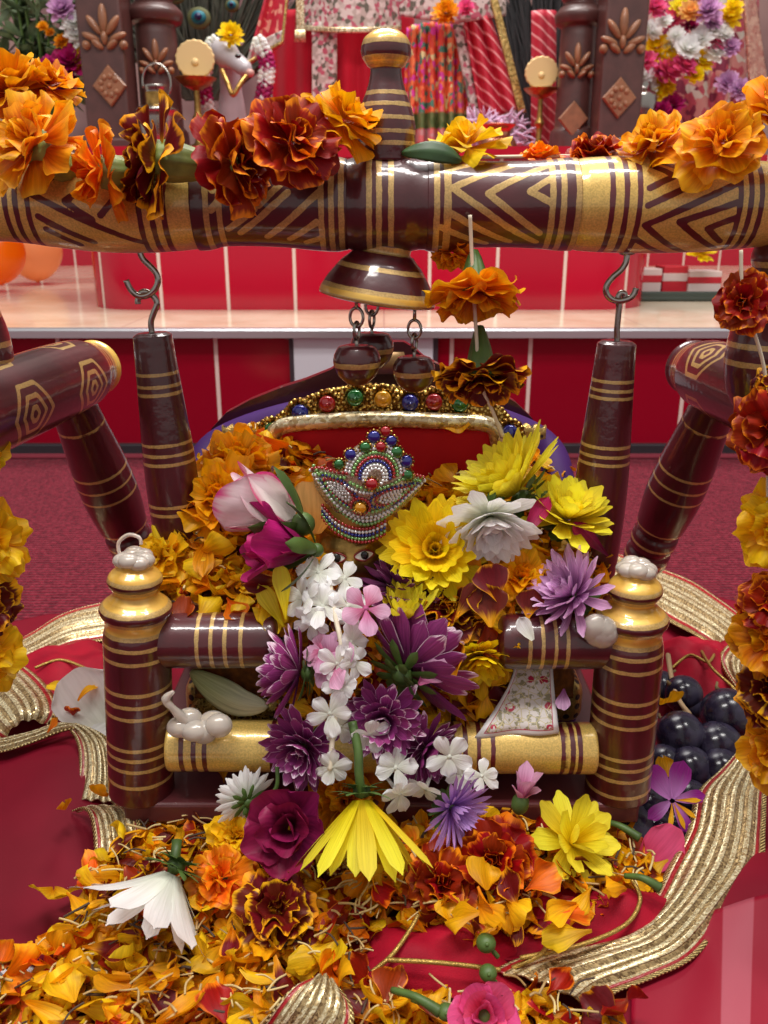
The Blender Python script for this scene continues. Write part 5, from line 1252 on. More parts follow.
garland('marigold garland hanging down at the right edge beside the side post', [
    (744, 302, .500, 30, (-.5, -.1, .7), P_RUST, 331, 8, 0), (774, 430, .495, 46, (-.45, .1, .8), P_RUST, 332, 7, 0), (778, 526, .495, 42, (-.6, -.3, .6), P_MYEL, 333, 7, 0), (774, 602, .49, 34, (-.5, .3, .7), P_RUST, 334, 7, 0), (775, 640, .488, 44, (-.6, .1, .7), P_OR, 335, 7, 0), (776, 690, .485, 40, (-.6, .3, .6), P_BI, 336, 7, 0), (780, 748, .482, 40, (-.6, .1, .6), P_OR, 337, 7, 0), (775, 385, .5, 22, (-.4, .2, .7), P_BI, 338, 7, 0)],
    [(741, 250, .50), (744, 300, .5), (766, 380, .5), (768, 500, .495), (772, 640, .49), (780, 770, .485)])
garland('marigold garland hanging down at the left edge beside the side post', [
    (-12, 542, .495, 40, (.6, 0, .7), P_MYEL, 341, 7, 0), (-18, 606, .49, 36, (.5, .2, .7), P_BI, 342, 7, 0), (-14, 658, .488, 36, (.4, .3, .7), P_MYEL, 343, 7, 0), (-22, 450, .5, 30, (.5, .1, .7), P_MYEL, 344, 7, 0)],
    [(-14, 420, .5), (-14, 560, .495), (-14, 690, .49)])

# ------------------------------------------------------------------ loose petals
POLY_N = [(400, 915), (640, 895), (600, 960), (480, 990), (380, 985)]
scatter([POLY_F], hF, (-.27, .17, .30, .475), 1700, 0, '', 'loose_petals', 'dense layer of loose marigold petals in front of the seat board', .75)
WS = [.42, .40, .08, .06, .04]
scatter([POLY_L, POLY_R, POLY_B], hS, (-.15, .15, .488, .63), 1300, 0, '', 'loose_petals', 'dense layer of loose marigold petals piled on the seat', .75, weights=WS)
# petal bed under the loose layer on the seat
def bed_fn(a, b):
    x = lerp(-.124, .124, a); y = lerp(.500, .628, b); e = min(1, min(a, 1-a)*8); z = hS(x, y)-.010
    return (x, y, max(.112, z-(1-e)*.05) if b > .03 else .112)
mb = MB(); sheet(mb, bed_fn, 60, 40, .003); tag(mb.build('petal_litter', simple('packed wilted petals', lin(150, 84, 12), .8, 0, 0, 160, .6, .5, 300)), 'packed wilted petals filling the seat', 'petals', kind='stuff')
def bedF(a, b):
    x = lerp(-.27, .15, a); y = lerp(.28, .468, b); return (x, y, hF(x, y)-.007)
def singles(poly, h, box, n, where, weights, flat=.6, szs=1.05, lift=.005):
    k = 0
    while k < n:
        x = rng.uniform(*box[:2]); y = rng.uniform(*box[2:]); z = h(x, y); u, v = proj((x, y, z))
        if not (-20 < u < 790 and v < 1035) or not any(inpoly(u, v, q) for q in poly): continue
        single(Vector((x, y, z+lift+rng.uniform(0, .004))), rng.choices(CN, weights)[0], where, szs, flat); k += 1
singles([POLY_F], hF, (-.27, .17, .31, .47), 175, 'in the heap before the seat', [.24, .34, .14, .20, .08], flat=.75, szs=1.18)
singles([POLY_N], hF, (-.1, .17, .31, .47), 12, 'on the red net cloth', [.4, .3, .2, .1, 0], szs=1.1, lift=.02)
singles([POLY_L], hS, (-.15, .15, .488, .63), 40, 'on the left of the seat pile', WS, szs=1.25)
singles([POLY_R], hS, (-.15, .15, .488, .63), 48, 'on the right of the seat pile', WS, szs=1.2)
singles([POLY_B], hS, (-.15, .15, .488, .63), 14, 'before the red throne back', [.3, .2, .3, .1, .1])
# petals caught between the flowers on the steep front of the pile
def yface(v): return float(np.interp(v, [560, 600, 700, 790], [.505, .488, .466, .452]))
POLY_M = [(300, 570), (430, 575), (560, 600), (545, 640), (500, 690), (480, 735), (300, 790), (275, 700), (290, 640)]
mb = MB(); k_ = 0
while k_ < 330:
    u, v = rng.uniform(270, 560), rng.uniform(570, 800)
    if not inpoly(u, v, POLY_M): continue
    cn = rng.choices(CN, [.3, .3, .1, .2, .1])[0]
    mb.merge(MBL[(cn, rng.randrange(len(SHP)))], Matrix.Translation(P(u, v, yface(v)+rng.uniform(.014, .026))) @ Matrix.Rotation(.9, 4, 'X') @ rnd_rot(.8), CN.index(cn), rng.random()); k_ += 1
tag(mb.build('loose_petals', [COLS[c][0] for c in CN]), 'loose marigold petals packed behind the white and purple flowers of the middle', 'petals', kind='stuff')
for (poly, n, w_) in (([(425, 585), (500, 575), (545, 600), (525, 640), (470, 650), (440, 640)], 16, [.35, .25, .1, .22, .08]), ([(170, 600), (290, 600), (290, 632), (180, 640)], 8, WS), ([(290, 545), (330, 545), (300, 620), (270, 620)], 4, WS)):
    k_ = 0
    while k_ < n:
        u, v = rng.uniform(160, 620), rng.uniform(540, 660)
        if not inpoly(u, v, poly): continue
        single(P(u, v, yface(v)+rng.uniform(.0, .006)), rng.choices(CN, w_)[0], 'on the front of the seat pile', 1.15, .6, Matrix.Rotation(.8, 4, 'X') @ rnd_rot(.6)); k_ += 1
# stray ones further out
for i, (u, v, z, cn, lb, s) in enumerate(((50, 897, .03, 'yellow', 'large yellow petal lying alone on the crimson cloth', 1.9), (98, 797, .048, 'amber', 'amber petal on the lace fold below the left post', 1.3), (66, 811, .045, 'orange', 'orange petal hanging off the lace fold', 1.1), (62, 690, .05, 'yellow', 'yellow petal on the white rose petals', 1.1), (86, 692, .06, 'amber', 'amber petal standing on the white rose petal', .9), (72, 716, .045, 'rust', 'rust petal behind the lace hem', 1.1), (54, 727, .05, 'orange', 'small orange petal on the sequin lace', .7), (668, 704, .06, 'amber', 'amber petal with a leaf among the grapes', 1.2), (664, 768, .05, 'amber', 'amber petal on the grapes by the post', .9), (620, 1010, .03, 'rust', 'rust petal below the lace at the front', 1.4), (225, 770, .062, 'yellow', 'yellow petal on the seat board under the gold rail', 1.1), (250, 768, .062, 'amber', 'amber petal on the seat board beside the white pompon', 1.), (545, 700, .1, 'amber', 'small amber petal on the printed cloth', .6))):
    p = PZ(u, v, z); o = single(p, cn, '', s, .5, Matrix.Rotation(rng.uniform(0, 6.28), 4, 'Z') @ Matrix.Rotation(.5, 4, 'X')); o['label'] = lb; del o['group']
# pale dry florets (threads) strewn through the petals
mb = MB()
for poly, h, box, n in (([POLY_F], hF, (-.27, .17, .31, .47), 620), ([POLY_L, POLY_R, POLY_B], hS, (-.15, .15, .488, .63), 150)):
    k_ = 0
    while k_ < n:
        x = rng.uniform(*box[:2]); y = rng.uniform(*box[2:]); z = h(x, y); u, v = proj((x, y, z))
        if not any(inpoly(u, v, q) for q in poly): continue
        a = rng.uniform(0, 6.28); L = rng.uniform(.006, .016); d = Vector((math.cos(a), math.sin(a), rng.uniform(-.3, .5)))*L; s = Vector((-d.y, d.x, 0))*rng.uniform(-.5, .5); p = Vector((x, y, z+.005+rng.uniform(0, .006)))
        tube(mb, spline([p-d*.5, p+s*.3+Vector((0, 0, .001)), p+d*.5], 6), rng.uniform(.0004, .0008), 5, 0 if rng.random() < .8 else 1, caps=False); k_ += 1
st_ = tag(mb.build('dry_florets', [M_STAMEN, simple('dark dry floret', lin(70, 52, 40), .7)]), 'pale thread-like dry florets strewn through the marigold petals', 'florets', kind='stuff')
# ------------------------------------------------------------------ altar behind
M_WOODD = simple('dark carved wood', lin(86, 50, 46), .45, 0, .3, 30, .3)
M_CARV = simple('brown carved wood', lin(150, 98, 66), .5, 0, .15, 60, .3)
def carve_fleur(mb, c, s):
    for dx, dz, a, rx, rz in ((0, .62, 0, .20, .62), (-.42, .35, .65, .17, .5), (.42, .35, -.65, .17, .5), (-.62, -.12, 1.2, .16, .42), (.62, -.12, -1.2, .16, .42), (0, -.15, 0, .16, .3), (-.85, -.45, .2, .2, .2), (.85, -.45, -.2, .2, .2), (-.35, -.4, .9, .16, .34), (.35, -.4, -.9, .16, .34)):
        blob(mb, (c.x+dx*s, c.y, c.z+dz*s), (rx*s, .010, rz*s), Matrix.Rotation(-a, 3, 'Y'), 14, 10)
def square_pillar(u0, u1, y, lab, fleur, dia):
    a, b = P(u0, 100, y), P(u1, 100, y); w = b.x-a.x; x = (a.x+b.x)/2; t = thing('altar_pillar', (x, y, ZU), lab, 'pillar')
    mb = MB(); rbox(mb, (x-w/2, y, ZU+.02), (x+w/2, y+w, 1.6), .006, 2); rbox(mb, (x-w*.6, y-w*.1, ZU+.02), (x+w*.6, y+w*1.1, ZU+.05), .006, 2); mb.build('shaft', M_WOODD, t, smooth=False)
    for (u, v, s) in fleur:
        mb = MB(); c = P(u, v, y-.002); carve_fleur(mb, c, pxm(s, c)); mb.build('carved_leaf', M_CARV, t)
    for (u, v, s) in dia:
        c = P(u, v, y-.003); r = pxm(s, c); mb = MB(); outline(mb, [(c.x, c.z-r*1.12), (c.x+r, c.z), (c.x, c.z+r*1.12), (c.x-r, c.z)][::-1], (0, c.y, 0), (1, 0, 0), (0, 0, 1), .012, 0, .1)
        for k_ in range(9): blob(mb, (c.x+r*.5*math.cos(k_*.7)*(k_ > 0), c.y-.006, c.z+r*.5*math.sin(k_*.7)*(k_ > 0)), (r*.17, .004, r*.17), None, 8, 6)
        mb.build('carved_diamond', M_CARV, t, smooth=False)
def turned_pillar(u0, u1, y, lab, fleur, dia, vc):
    a, b = P(u0, 100, y), P(u1, 100, y); r = (b.x-a.x)/2; x = (a.x+b.x)/2; t = thing('altar_pillar', (x, y, ZU), lab, 'pillar')
    zc = P(u0, vc, y).z; pf = [(ZU+.02, r*1.25), (ZU+.07, r*1.2), (ZU+.08, r), (zc-.03, r*.95), (zc-.012, r*.95), (zc-.006, r*1.2), (zc+.012, r*1.3), (zc+.026, r*1.05), (zc+.034, r*.85), (zc+.05, r*1.1), (zc+.07, r*.9), (zc+.5, r), (1.6, r)]
    mb = MB(); lathe(mb, (x, y, 0), (0, 0, 1), smooth_prof(pf, 90), 24); mb.build('shaft', M_WOODD, t)
    for (u, v, s) in fleur:
        c = P(u, v, y-r-.002); mb = MB(); carve_fleur(mb, c, pxm(s, c)); mb.build('carved_leaf', M_CARV, t)
    for (u, v, s) in dia:
        c = P(u, v, y-r-.003); q = pxm(s, c); mb = MB(); outline(mb, [(c.x, c.z-q*1.12), (c.x+q, c.z), (c.x, c.z+q*1.12), (c.x-q, c.z)][::-1], (0, c.y, 0), (1, 0, 0), (0, 0, 1), .012, 0, .1); mb.build('carved_diamond', M_CARV, t, smooth=False)
square_pillar(84, 128, 2.00, 'square dark wooden pillar with a carved leaf and diamond, left of the altar', [(104, 34, 22)], [(110, 86, 17)])
turned_pillar(140, 182, 2.12, 'turned dark wooden pillar beside the left square one', [(156, 62, 17)], [], 20)
square_pillar(600, 642, 2.00, 'square dark wooden pillar with a carved leaf and diamond, right of the altar', [(623, 38, 22)], [(619, 98, 17)])
turned_pillar(556, 594, 2.12, 'turned dark wooden pillar beside the right square one', [(577, 66, 17)], [(573, 119, 15)], 22)
# fabrics
def pattern_cloth(name, a, b, c_, scale=60, d_=None):
    k = N(name); ob = k.obj(); v1 = k.n('TexVoronoi'); k.put(v1.inputs['Scale'], scale); k.put(v1.inputs['Vector'], ob); cs = k.sep(v1.outputs['Color'])
    x = k.mix(k.step(cs[0], .45, .5), a, b); x = k.mix(k.step(cs[1], .72, .76), x, c_)
    if d_: x = k.mix(k.step(cs[2], .8, .84), x, d_)
    return k.done(k.bsdf(col=x, rough=.6, normal=k.bump(cs[0], .3, .003)))
M_FLOR = pattern_cloth('white brocade with pink roses', lin(206, 190, 184), lin(178, 160, 152), lin(176, 80, 100), 110, lin(96, 90, 78))
M_DRED = velvet('deep red altar silk', lin(186, 10, 40), lin(150, 6, 30), .1, .1, 6)
M_REDGOLD = None
k = N('red silk with pale stripes'); ob = k.obj(); x3 = k.sep(ob); s_ = k.math('ABSOLUTE', k.math('SUBTRACT', k.math('FRACT', k.math('ADD', k.math('MULTIPLY', x3[0], 34), k.math('MULTIPLY', x3[2], 42))), .5))
M_STRIPE = k.done(k.bsdf(col=k.mix(k.step(s_, .36, .44), lin(178, 22, 48), lin(226, 150, 150)), rough=.55))
k = N('rainbow skirt cloth'); ob = k.obj(); x3 = k.sep(ob); pv = k.att('pv'); v1 = k.n('TexVoronoi'); k.put(v1.inputs['Scale'], 85.); k.put(v1.inputs['Vector'], ob); cs = k.sep(v1.outputs['Color'])
cc = k.mix(k.step(cs[0], .60, .66), lin(206, 66, 48), lin(228, 120, 70)); cc = k.mix(k.step(cs[1], .72, .76), cc, lin(70, 130, 110)); cc = k.mix(k.step(cs[2], .80, .84), cc, lin(206, 60, 160)); cc = k.mix(k.step(cs[0], .12, .08), cc, lin(220, 210, 150))
g1 = k.math('MULTIPLY', k.step(pv, .13, .15), k.math('SUBTRACT', 1., k.step(pv, .26, .28))); cc = k.mix(g1, cc, k.mix(cs[1], lin(64, 96, 44), lin(120, 130, 80))); cc = k.mix(k.math('SUBTRACT', 1., k.step(pv, .12, .14)), cc, k.mix(cs[0], lin(190, 150, 150), lin(206, 110, 110)))
M_SKIRT = k.done(k.bsdf(col=cc, rough=.6))
M_GOLDTR = glit('gold braid', lin(150, 120, 60), lin(220, 190, 120), 200)
def drape(u0, u1, v0, v1, y, pleats, amp, flare=1., bow=.10):
    """pleated cloth hanging as a half-round: top at v0, hem at v1"""
    def fn(a, b):
        v = lerp(v1, v0, b); uc = (u0+u1)/2; hw = (u1-u0)/2*lerp(flare, 1., b); u = uc+hw*(2*a-1)
        p = P(u, v, y); th = (2*a-1); p.y += bow*(th*th)+amp*math.sin(pleats*PI*a*2)*(1.2-b*.6); return p
    return fn
# middle figure: red silk robe with floral panels
t = thing('deity_statue', P(340, 150, 2.35), 'statue in a red silk robe with white floral panels, behind the finial', 'statue')
mb = MB(); sheet(mb, drape(268, 415, 5, 158, 2.35, 7, .008, 1.), 120, 20, .006); mb.build('robe', M_DRED, t)
mb = MB(); sheet(mb, drape(312, 336, 22, 158, 2.315, 2, .003, 1., .01), 24, 24, .006); mb.build('floral_panel', M_FLOR, t)
mb = MB(); sheet(mb, lambda a, b: P(lerp(300, 400, a), lerp(28, -10, b)+3*math.sin(3*a), 2.29+.08*(2*a-1)**2), 40, 10, .008); mb.build('jacket_hem', M_FLOR, t)
mb = MB(); sheet(mb, lambda a, b: P(lerp(300, 400, a), lerp(30, 25, b)+3*math.sin(3*a), 2.282+.08*(2*a-1)**2), 40, 5, .008); mb.build('silver_braid', M_TISSUE, t)
mb = MB(); sheet(mb, drape(296, 304, -10, 34, 2.27, 1, .001, 1., .0), 8, 10, .008); 
for q_ in range(5): tube(mb, [P(296+2*q_, 30, 2.265), P(295.5+2.2*q_, 42, 2.265)], .003, 6)
mb.build('silver_tassel', M_TISSUE, t)
def shawl(a, b):
    u = lerp(lerp(247, 268, b), lerp(284, 289, b), a); v = lerp(lerp(44, 66, 1-a), -10, b); return P(u, v, 2.25+.02*math.sin(5*a))
mb = MB(); sheet(mb, shawl, 24, 24, .006); sh = mb.build('shawl', pattern_cloth('red shawl with gold work', lin(196, 40, 60), lin(186, 30, 54), lin(226, 150, 130), 90), t)
mb = MB(); sheet(mb, lambda a, b: shawl(a, b*.26)+Vector((0, -.008, -.0)), 24, 8, .006); mb.build('gold_border', M_FLOR, sh)
mb = MB(); sheet(mb, lambda a, b: shawl(a, b*.05)+Vector((0, -.014, 0)), 24, 5, .006); sheet(mb, lambda a, b: shawl(.93+a*.07, b)+Vector((0, -.014, 0)), 5, 20, .006); mb.build('gold_braid', M_GOLDTR, sh)
# right figure: rainbow skirt, red striped scarf
t = thing('deity_statue', P(460, 150, 2.3), 'statue in a rainbow pleated skirt with a red striped scarf, right of the finial', 'statue')
mb = MB(); sheet(mb, drape(408, 470, 22, 146, 2.30, 7, .014, 1.15, .06), 130, 24, .006, pv=1.); mb.build('skirt', M_SKIRT, t)
mb = MB(); sheet(mb, lambda a, b: P(lerp(lerp(472, 452, b), lerp(484, 466, b), a), lerp(122, 20, b), 2.27+.01*a), 12, 24, .006); mb.build('floral_panel', M_FLOR, t)
mb = MB(); sheet(mb, lambda a, b: P(lerp(lerp(482, 464, b), lerp(520, 490, b), a), lerp(lerp(122, 108, a), 16, b), 2.262+.012*math.sin(14*a)), 40, 24, .006); mb.build('striped_scarf', M_STRIPE, t)
mb = MB(); sheet(mb, lambda a, b: P(lerp(lerp(518, 488, b), lerp(526, 496, b), a), lerp(112, -8, b), 2.258), 6, 24, .006); mb.build('scarf_braid', M_GOLDTR, t)
mb = MB(); sheet(mb, lambda a, b: P(lerp(400, 505, a), lerp(24-8*abs(2*a-1), -12, b), 2.24+.04*(2*a-1)**2), 40, 10, .008); mb.build('jacket_hem', M_FLOR, t)
# lilac plume trim at its hem
mb = MB(); g = random.Random(5)
for i in range(160):
    u = g.uniform(462, 526); c = P(u, g.uniform(118, 150), 2.22+g.uniform(0, .03)); d = cdir(g.uniform(-1, 1), g.uniform(-.6, 1), g.uniform(0, .6)); tube(mb, [c, c+d*.02, c+d*.036+Vector((0, 0, -.004))], [.003, .003, .0006], 5)
mb.build('plume_trim', simple('pale lilac plume', lin(214, 180, 208), .8), t)
# flowers pinned to the jacket: marigold and pink pompon
def ballf(name, lab, u, v, y, r, mat, seed, cat='flower', group=None, n=12):
    p = P(u, v, y); R = pxm(r, p); return flower(name, lab, cat, p, cdir(0, .2, 1), [('bloom', pbloom(L_mum(R, n, .34), seed), mat, None)], 0, group)
ballf('marigold', 'orange marigold pinned on the jacket of the statue with the rainbow skirt', 446, 13, 2.2, 14, P_OR, 401)
ballf('pompon_flower', 'pink pompon flower beside the pinned orange marigold', 466, 8, 2.2, 9, P_HOT, 402)
# cow with garland
M_COW = simple('pale grey painted stone', lin(190, 182, 186), .35, 0, .3, 14, .25)
t = thing('cow_statue', P(242, 150, 2.25), 'white cow statue with a flower garland, left of the red robe', 'statue')
c = P(240, 76, 2.12); r = pxm(1, c)*1.12
q = lambda u, v, dy=0.: P(u, v, 2.12+dy)
mb = MB(); tube(mb, spline([q(219, 50, .05), q(224, 53, .02), q(234, 60, -.01), q(244, 68, -.03), q(250, 73, -.035)], 24), [5*r, 11*r, 11.5*r, 8*r, 7.5*r, 6.5*r, 3*r], 20)
tube(mb, spline([q(228, 58, .05), q(231, 90, .06), q(233, 150, .08)], 16), [9*r, 10*r, 18*r], 20)
for du, dv in ((-8, -2), (10, -10)): blob(mb, q(226+du, 50+dv, .03), (7*r, 3*r, 3.4*r), Matrix.Rotation(.5 if du > 0 else -.6, 3, 'Y'), 14, 10)
mb.build('body', M_COW, t)
mb = MB(); blob(mb, q(238, 56, -.105*0-.075), (2.8*r, 2*r, 1.9*r), None, 12, 8); mb.build('eye', M_EYEB, t)
mb = MB(); blob(mb, q(250, 73, -.05), (4*r, 4*r, 3.4*r), None, 12, 8); mb.build('nose', simple('pink stone', lin(186, 140, 130), .4), t)
mb = MB(); tube(mb, spline([q(222, 70, -.05), q(228, 84, -.08), q(233, 95, -.085), q(240, 84, -.08), q(246, 76, -.06)], 24), 2.2*r, 8); mb.build('halter', M_BRASS, t)
ballf('chrysanthemum', 'small yellow chrysanthemum on the head of the cow statue', 231, 35, 2.1, 13, P_YEL, 411, 'chrysanthemum')
g0 = P(222, 60, 2.2); ga = thing('flower_garland', g0, 'white and magenta flower garland round the cow statue neck', 'garland')
for side, pts in enumerate(([(214, 44), (206, 60), (204, 84), (206, 104), (212, 128)], [(260, 44), (267, 62), (266, 82), (262, 104), (258, 130)])):
    S = spline([P(u, v, 2.16) for u, v in pts], 16)
    for i, p in enumerate(S[:-1]):
        band = (i//3) % 2; mb = MB(); R = pxm(9, p)
        for q in range(14):
            a = q*2.4; blob(mb, p-g0+Vector((R*.6*math.cos(a), -.01*(q % 3), R*.5*math.sin(a))), (R*.36, R*.3, R*.3), Matrix.Rotation(a, 3, 'Y'), 8, 6)
        o = mb.build('white_tuft' if not band else 'magenta_tuft', P_WHT if not band else P_MAG, ga, local=True)
# peacock feathers, dark fan
t = thing('peacock_fan', P(205, 90, 2.5), 'dark peacock feather fan behind the cow statue', 'feather fan')
M_PEA = simple('dark peacock plume', lin(62, 62, 48), .7, 0, 0, 60, .5)
mb = MB(); g = random.Random(8)
for i in range(520):
    u0, v0 = 205, 110; a = g.uniform(-.9, .9); L = g.uniform(50, 190); q0 = P(u0+a*20, v0-10, 2.5); q1 = P(u0+math.sin(a)*L, v0-math.cos(a)*L, 2.5+g.uniform(-.02, .04)); m_ = q0.lerp(q1, .6)+Vector((g.uniform(-.02, .02), 0, 0)); tube(mb, [q0, m_, q1], [.004, .005, .001], 5, caps=False)
mb.build('plume', M_PEA, t)
for u, v, s in ((199, 17, 1.), (232, 5, .6), (176, -6, .8)):
    c = P(u, v, 2.45)
    for rr_, m, nm, dy in ((12, simple('bronze feather', lin(84, 84, 48), .6, .3), 'feather_eye', 0), (7.5, simple('teal feather', lin(14, 96, 110), .5, .3), 'teal_ring', -.006), (4, simple('ink blue feather', lin(20, 20, 70), .4), 'blue_centre', -.012)):
        mb = MB(); r = pxm(rr_*s, c); blob(mb, c+Vector((0, dy, -r*.1)), (r, .008, r*.85), None, 24, 12); mb.build(nm, m, t)
t = thing('peacock_fan', P(540, 90, 2.5), 'dark peacock feather fan between the striped scarf and the right pillars', 'feather fan')
mb = MB()
for i in range(420):
    a = g.uniform(-.45, .45); L = g.uniform(80, 230); q0 = P(542+a*20, 150, 2.5); q1 = P(542+math.sin(a)*L*.8, 150-math.cos(a)*L, 2.5+g.uniform(-.02, .04)); tube(mb, [q0, q0.lerp(q1, .6)+Vector((g.uniform(-.02, .02), 0, 0)), q1], [.004, .005, .001], 5, caps=False)
mb.build('plume', simple('black plume', lin(40, 38, 40), .7), t)
# brass lamps
def lamp(u, v, y, lab, s=1.):
    c = P(u, v, y); r = pxm(1, c)*s; t = thing('brass_lamp', (c.x, y, ZU), lab, 'lamp'); zb = ZU+.02
    mb = MB(); lathe(mb, (c.x, y, 0), (0, 0, 1), smooth_prof([(zb, 16*r), (zb+6*r, 15*r), (zb+12*r, 5*r), (c.z-40*r, 3.5*r), (c.z-34*r, 6*r), (c.z-28*r, 3.5*r), (c.z-6*r, 3*r)], 60), 24); mb.build('stem', M_BRASS, t)
    mb = MB(); lathe(mb, (c.x, y, 0), (0, 0, 1), smooth_prof([(c.z-8*r, 3*r), (c.z-4*r, 12*r), (c.z+3*r, 20*r), (c.z+4*r, 19*r), (c.z, 8*r), (c.z-1*r, .1*r)], 30), 28); mb.build('bowl', M_BRASS, t)
    mb = MB(); o = [(c.x+19*r*math.cos(2*PI*i/36)*(1+.05*(i % 2)), c.z+21*r+17*r*math.sin(2*PI*i/36)*(1+.05*(i % 2))) for i in range(36)]; outline(mb, o[::-1], (0, y+.006, 0), (1, 0, 0), (0, 0, 1), .006, 0, .06); blob(mb, (c.x, y+.004, c.z+18*r), (4*r, 3*r, 4*r)); fb = mb.build('fan_plate', simple('pale gold plate', lin(222, 190, 134), .5, .3), t, smooth=False)
lamp(196, 82, 2.08, 'brass oil lamp with a fan plate in front of the cow statue')
lamp(541, 92, 2.15, 'brass oil lamp with a fan plate beside the right pillars', .85)
# red scarf strip behind right lamp
mb = MB(); sheet(mb, drape(532, 556, 10, 158, 2.24, 2, .004, 1., .01), 20, 20, .006); tag(mb.build('hanging_scarf', M_STRIPE), 'red striped scarf hanging behind the right brass lamp', 'scarf')
# copper pot
c = P(497, 145, 1.98); r = pxm(1, c); t = thing('copper_pot', (c.x, 1.98, ZU+.02), 'small copper pot on the altar edge behind the crossbeam', 'pot')
mb = MB(); lathe(mb, (c.x, 1.98, 0), (0, 0, 1), smooth_prof([(c.z-34*r, 11*r), (c.z-24*r, 19*r), (c.z-8*r, 22*r), (c.z+4*r, 18*r), (c.z+9*r, 13*r), (c.z+14*r, 13.5*r), (c.z+18*r, 18*r), (c.z+19*r, 17*r), (c.z+14*r, 11*r), (c.z+4*r, 10*r), (c.z+3*r, .2*r)], 60), 32); mb.build('body', M_COPPER, t)
# kettle with ring handle
c = P(156, 98, 1.95); r = pxm(1, c); t = thing('steel_kettle', (c.x, 1.95, ZU), 'small shiny kettle with a ring handle before the left pillars', 'kettle')
mb = MB(); lathe(mb, (c.x, 1.95, 0), (0, 0, 1), smooth_prof([(ZU+.02, 12*r), (ZU+.04, 17*r), (c.z-14*r, 20*r), (c.z-10*r, 20*r), (c.z-6*r, 10*r), (c.z+6*r, 10*r), (c.z+11*r, 11*r), (c.z+12*r, 9*r), (c.z+13*r, .2*r)], 50), 32); mb.build('body', M_STEEL, t)
mb = MB(); lathe(mb, (c.x, 1.95, 0), (0, 0, 1), [(c.z-6*r, 10.4*r), (c.z+5*r, 10.4*r)], 28, caps=False); mb.build('gold_band', M_BRASS, t)
mb = MB(); tube(mb, [c+Vector((r*(2+14*math.cos(a)), 0, r*(14+17*math.sin(a)))) for a in np.linspace(-.7, PI+.3, 28)], 1.1*r, 8); mb.build('handle', M_STEEL, t)
# flower vase, left
t = thing('flower_vase', P(40, 140, 2.2), 'vase of mixed flowers and greenery at the left end of the altar', 'flower vase')
v0 = P(40, 140, 2.2)
mb = MB(); lathe(mb, (v0.x, 2.2, 0), (0, 0, 1), smooth_prof([(ZU+.02, .05), (ZU+.06, .07), (v0.z-.02, .05), (v0.z, .06), (v0.z+.002, .05)], 30), 28); mb.build('vase', simple('white vase', lin(200, 190, 190), .3), t)
g = random.Random(12); lf = MB(); sm = MB()
for i in range(42):
    e = P(g.uniform(-10, 88), g.uniform(-30, 105), 2.2+g.uniform(-.06, .06)); m_ = v0.lerp(e, .55)+Vector((g.uniform(-.02, .02), 0, .03)); S = spline([v0, m_, e], 8); tube(sm, S, .003, 6, caps=False)
    for q in range(7):
        p = S[g.randrange(3, len(S))]; b = MB(); V, U, T, fs = petal(g.uniform(.04, .07), .024, 'oval', .2, .5, .05, 5, 6, g); lf.add(V@np.array(rnd_rot(1.).to_3x3()).T+np.array(p), fs, 0, U, T, g.random())
sm.build('stems', M_GREEN, t); lf.build('foliage', petal_mat('grey green leaf', lin(70, 92, 60), lin(120, 138, 104), transl=.15), t)
for i, (u, v, r, m) in enumerate(((62, 10, 15, P_LIL), (75, 24, 14, P_WHT), (78, 36, 13, P_WHT), (62, 42, 8, P_OR), (55, 72, 18, P_MAG), (72, 62, 18, P_MAG), (66, 85, 15, P_DMAG), (82, 50, 9, P_YEL), (82, 62, 10, P_YEL), (43, 27, 6, P_AMB), (50, 33, 5, P_OR))):
    p = P(u, v, 2.08); R = pxm(r, p); b = pbloom(L_mum(R, 10, .4), 420+i); mb = MB(); mb.merge(b, pose(p, cdir(0, .3, 1))); mb.build('blossom', m, t)
# garlanded figure at the right end
t = thing('deity_statue', P(700, 130, 2.35), 'statue in a rose robe under heavy flower garlands at the right end of the altar', 'statue')
mb = MB(); sheet(mb, drape(640, 775, -20, 170, 2.36, 6, .012, 1.), 100, 20, .006); mb.build('robe', pattern_cloth('rose robe with glitter', lin(178, 70, 88), lin(196, 130, 126), lin(120, 30, 60), 60, lin(200, 190, 180)), t)
mb = MB(); sheet(mb, lambda a, b: P(lerp(lerp(752, 742, b), lerp(772, 752, b), a), lerp(120, -20, b), 2.3+.02*a), 12, 24, .008); mb.build('gold_veil', glit('rose gold veil', lin(190, 120, 110), lin(226, 180, 160), 120), t)
mb = MB(); lathe(mb, P(640, 118, 2.2), (0, 0, 1), smooth_prof([(0, .03), (.02, .034), (.05, .034), (.06, .02), (.075, .018)], 20), 24); lampb = mb.build('silver_cup', M_STEEL, t)
gar = thing('flower_garland', P(690, 60, 2.22), 'thick garland of yellow, white and coral flowers on the right statue', 'garland'); ORG[gar] = P(690, 60, 2.22)
g = random.Random(15)
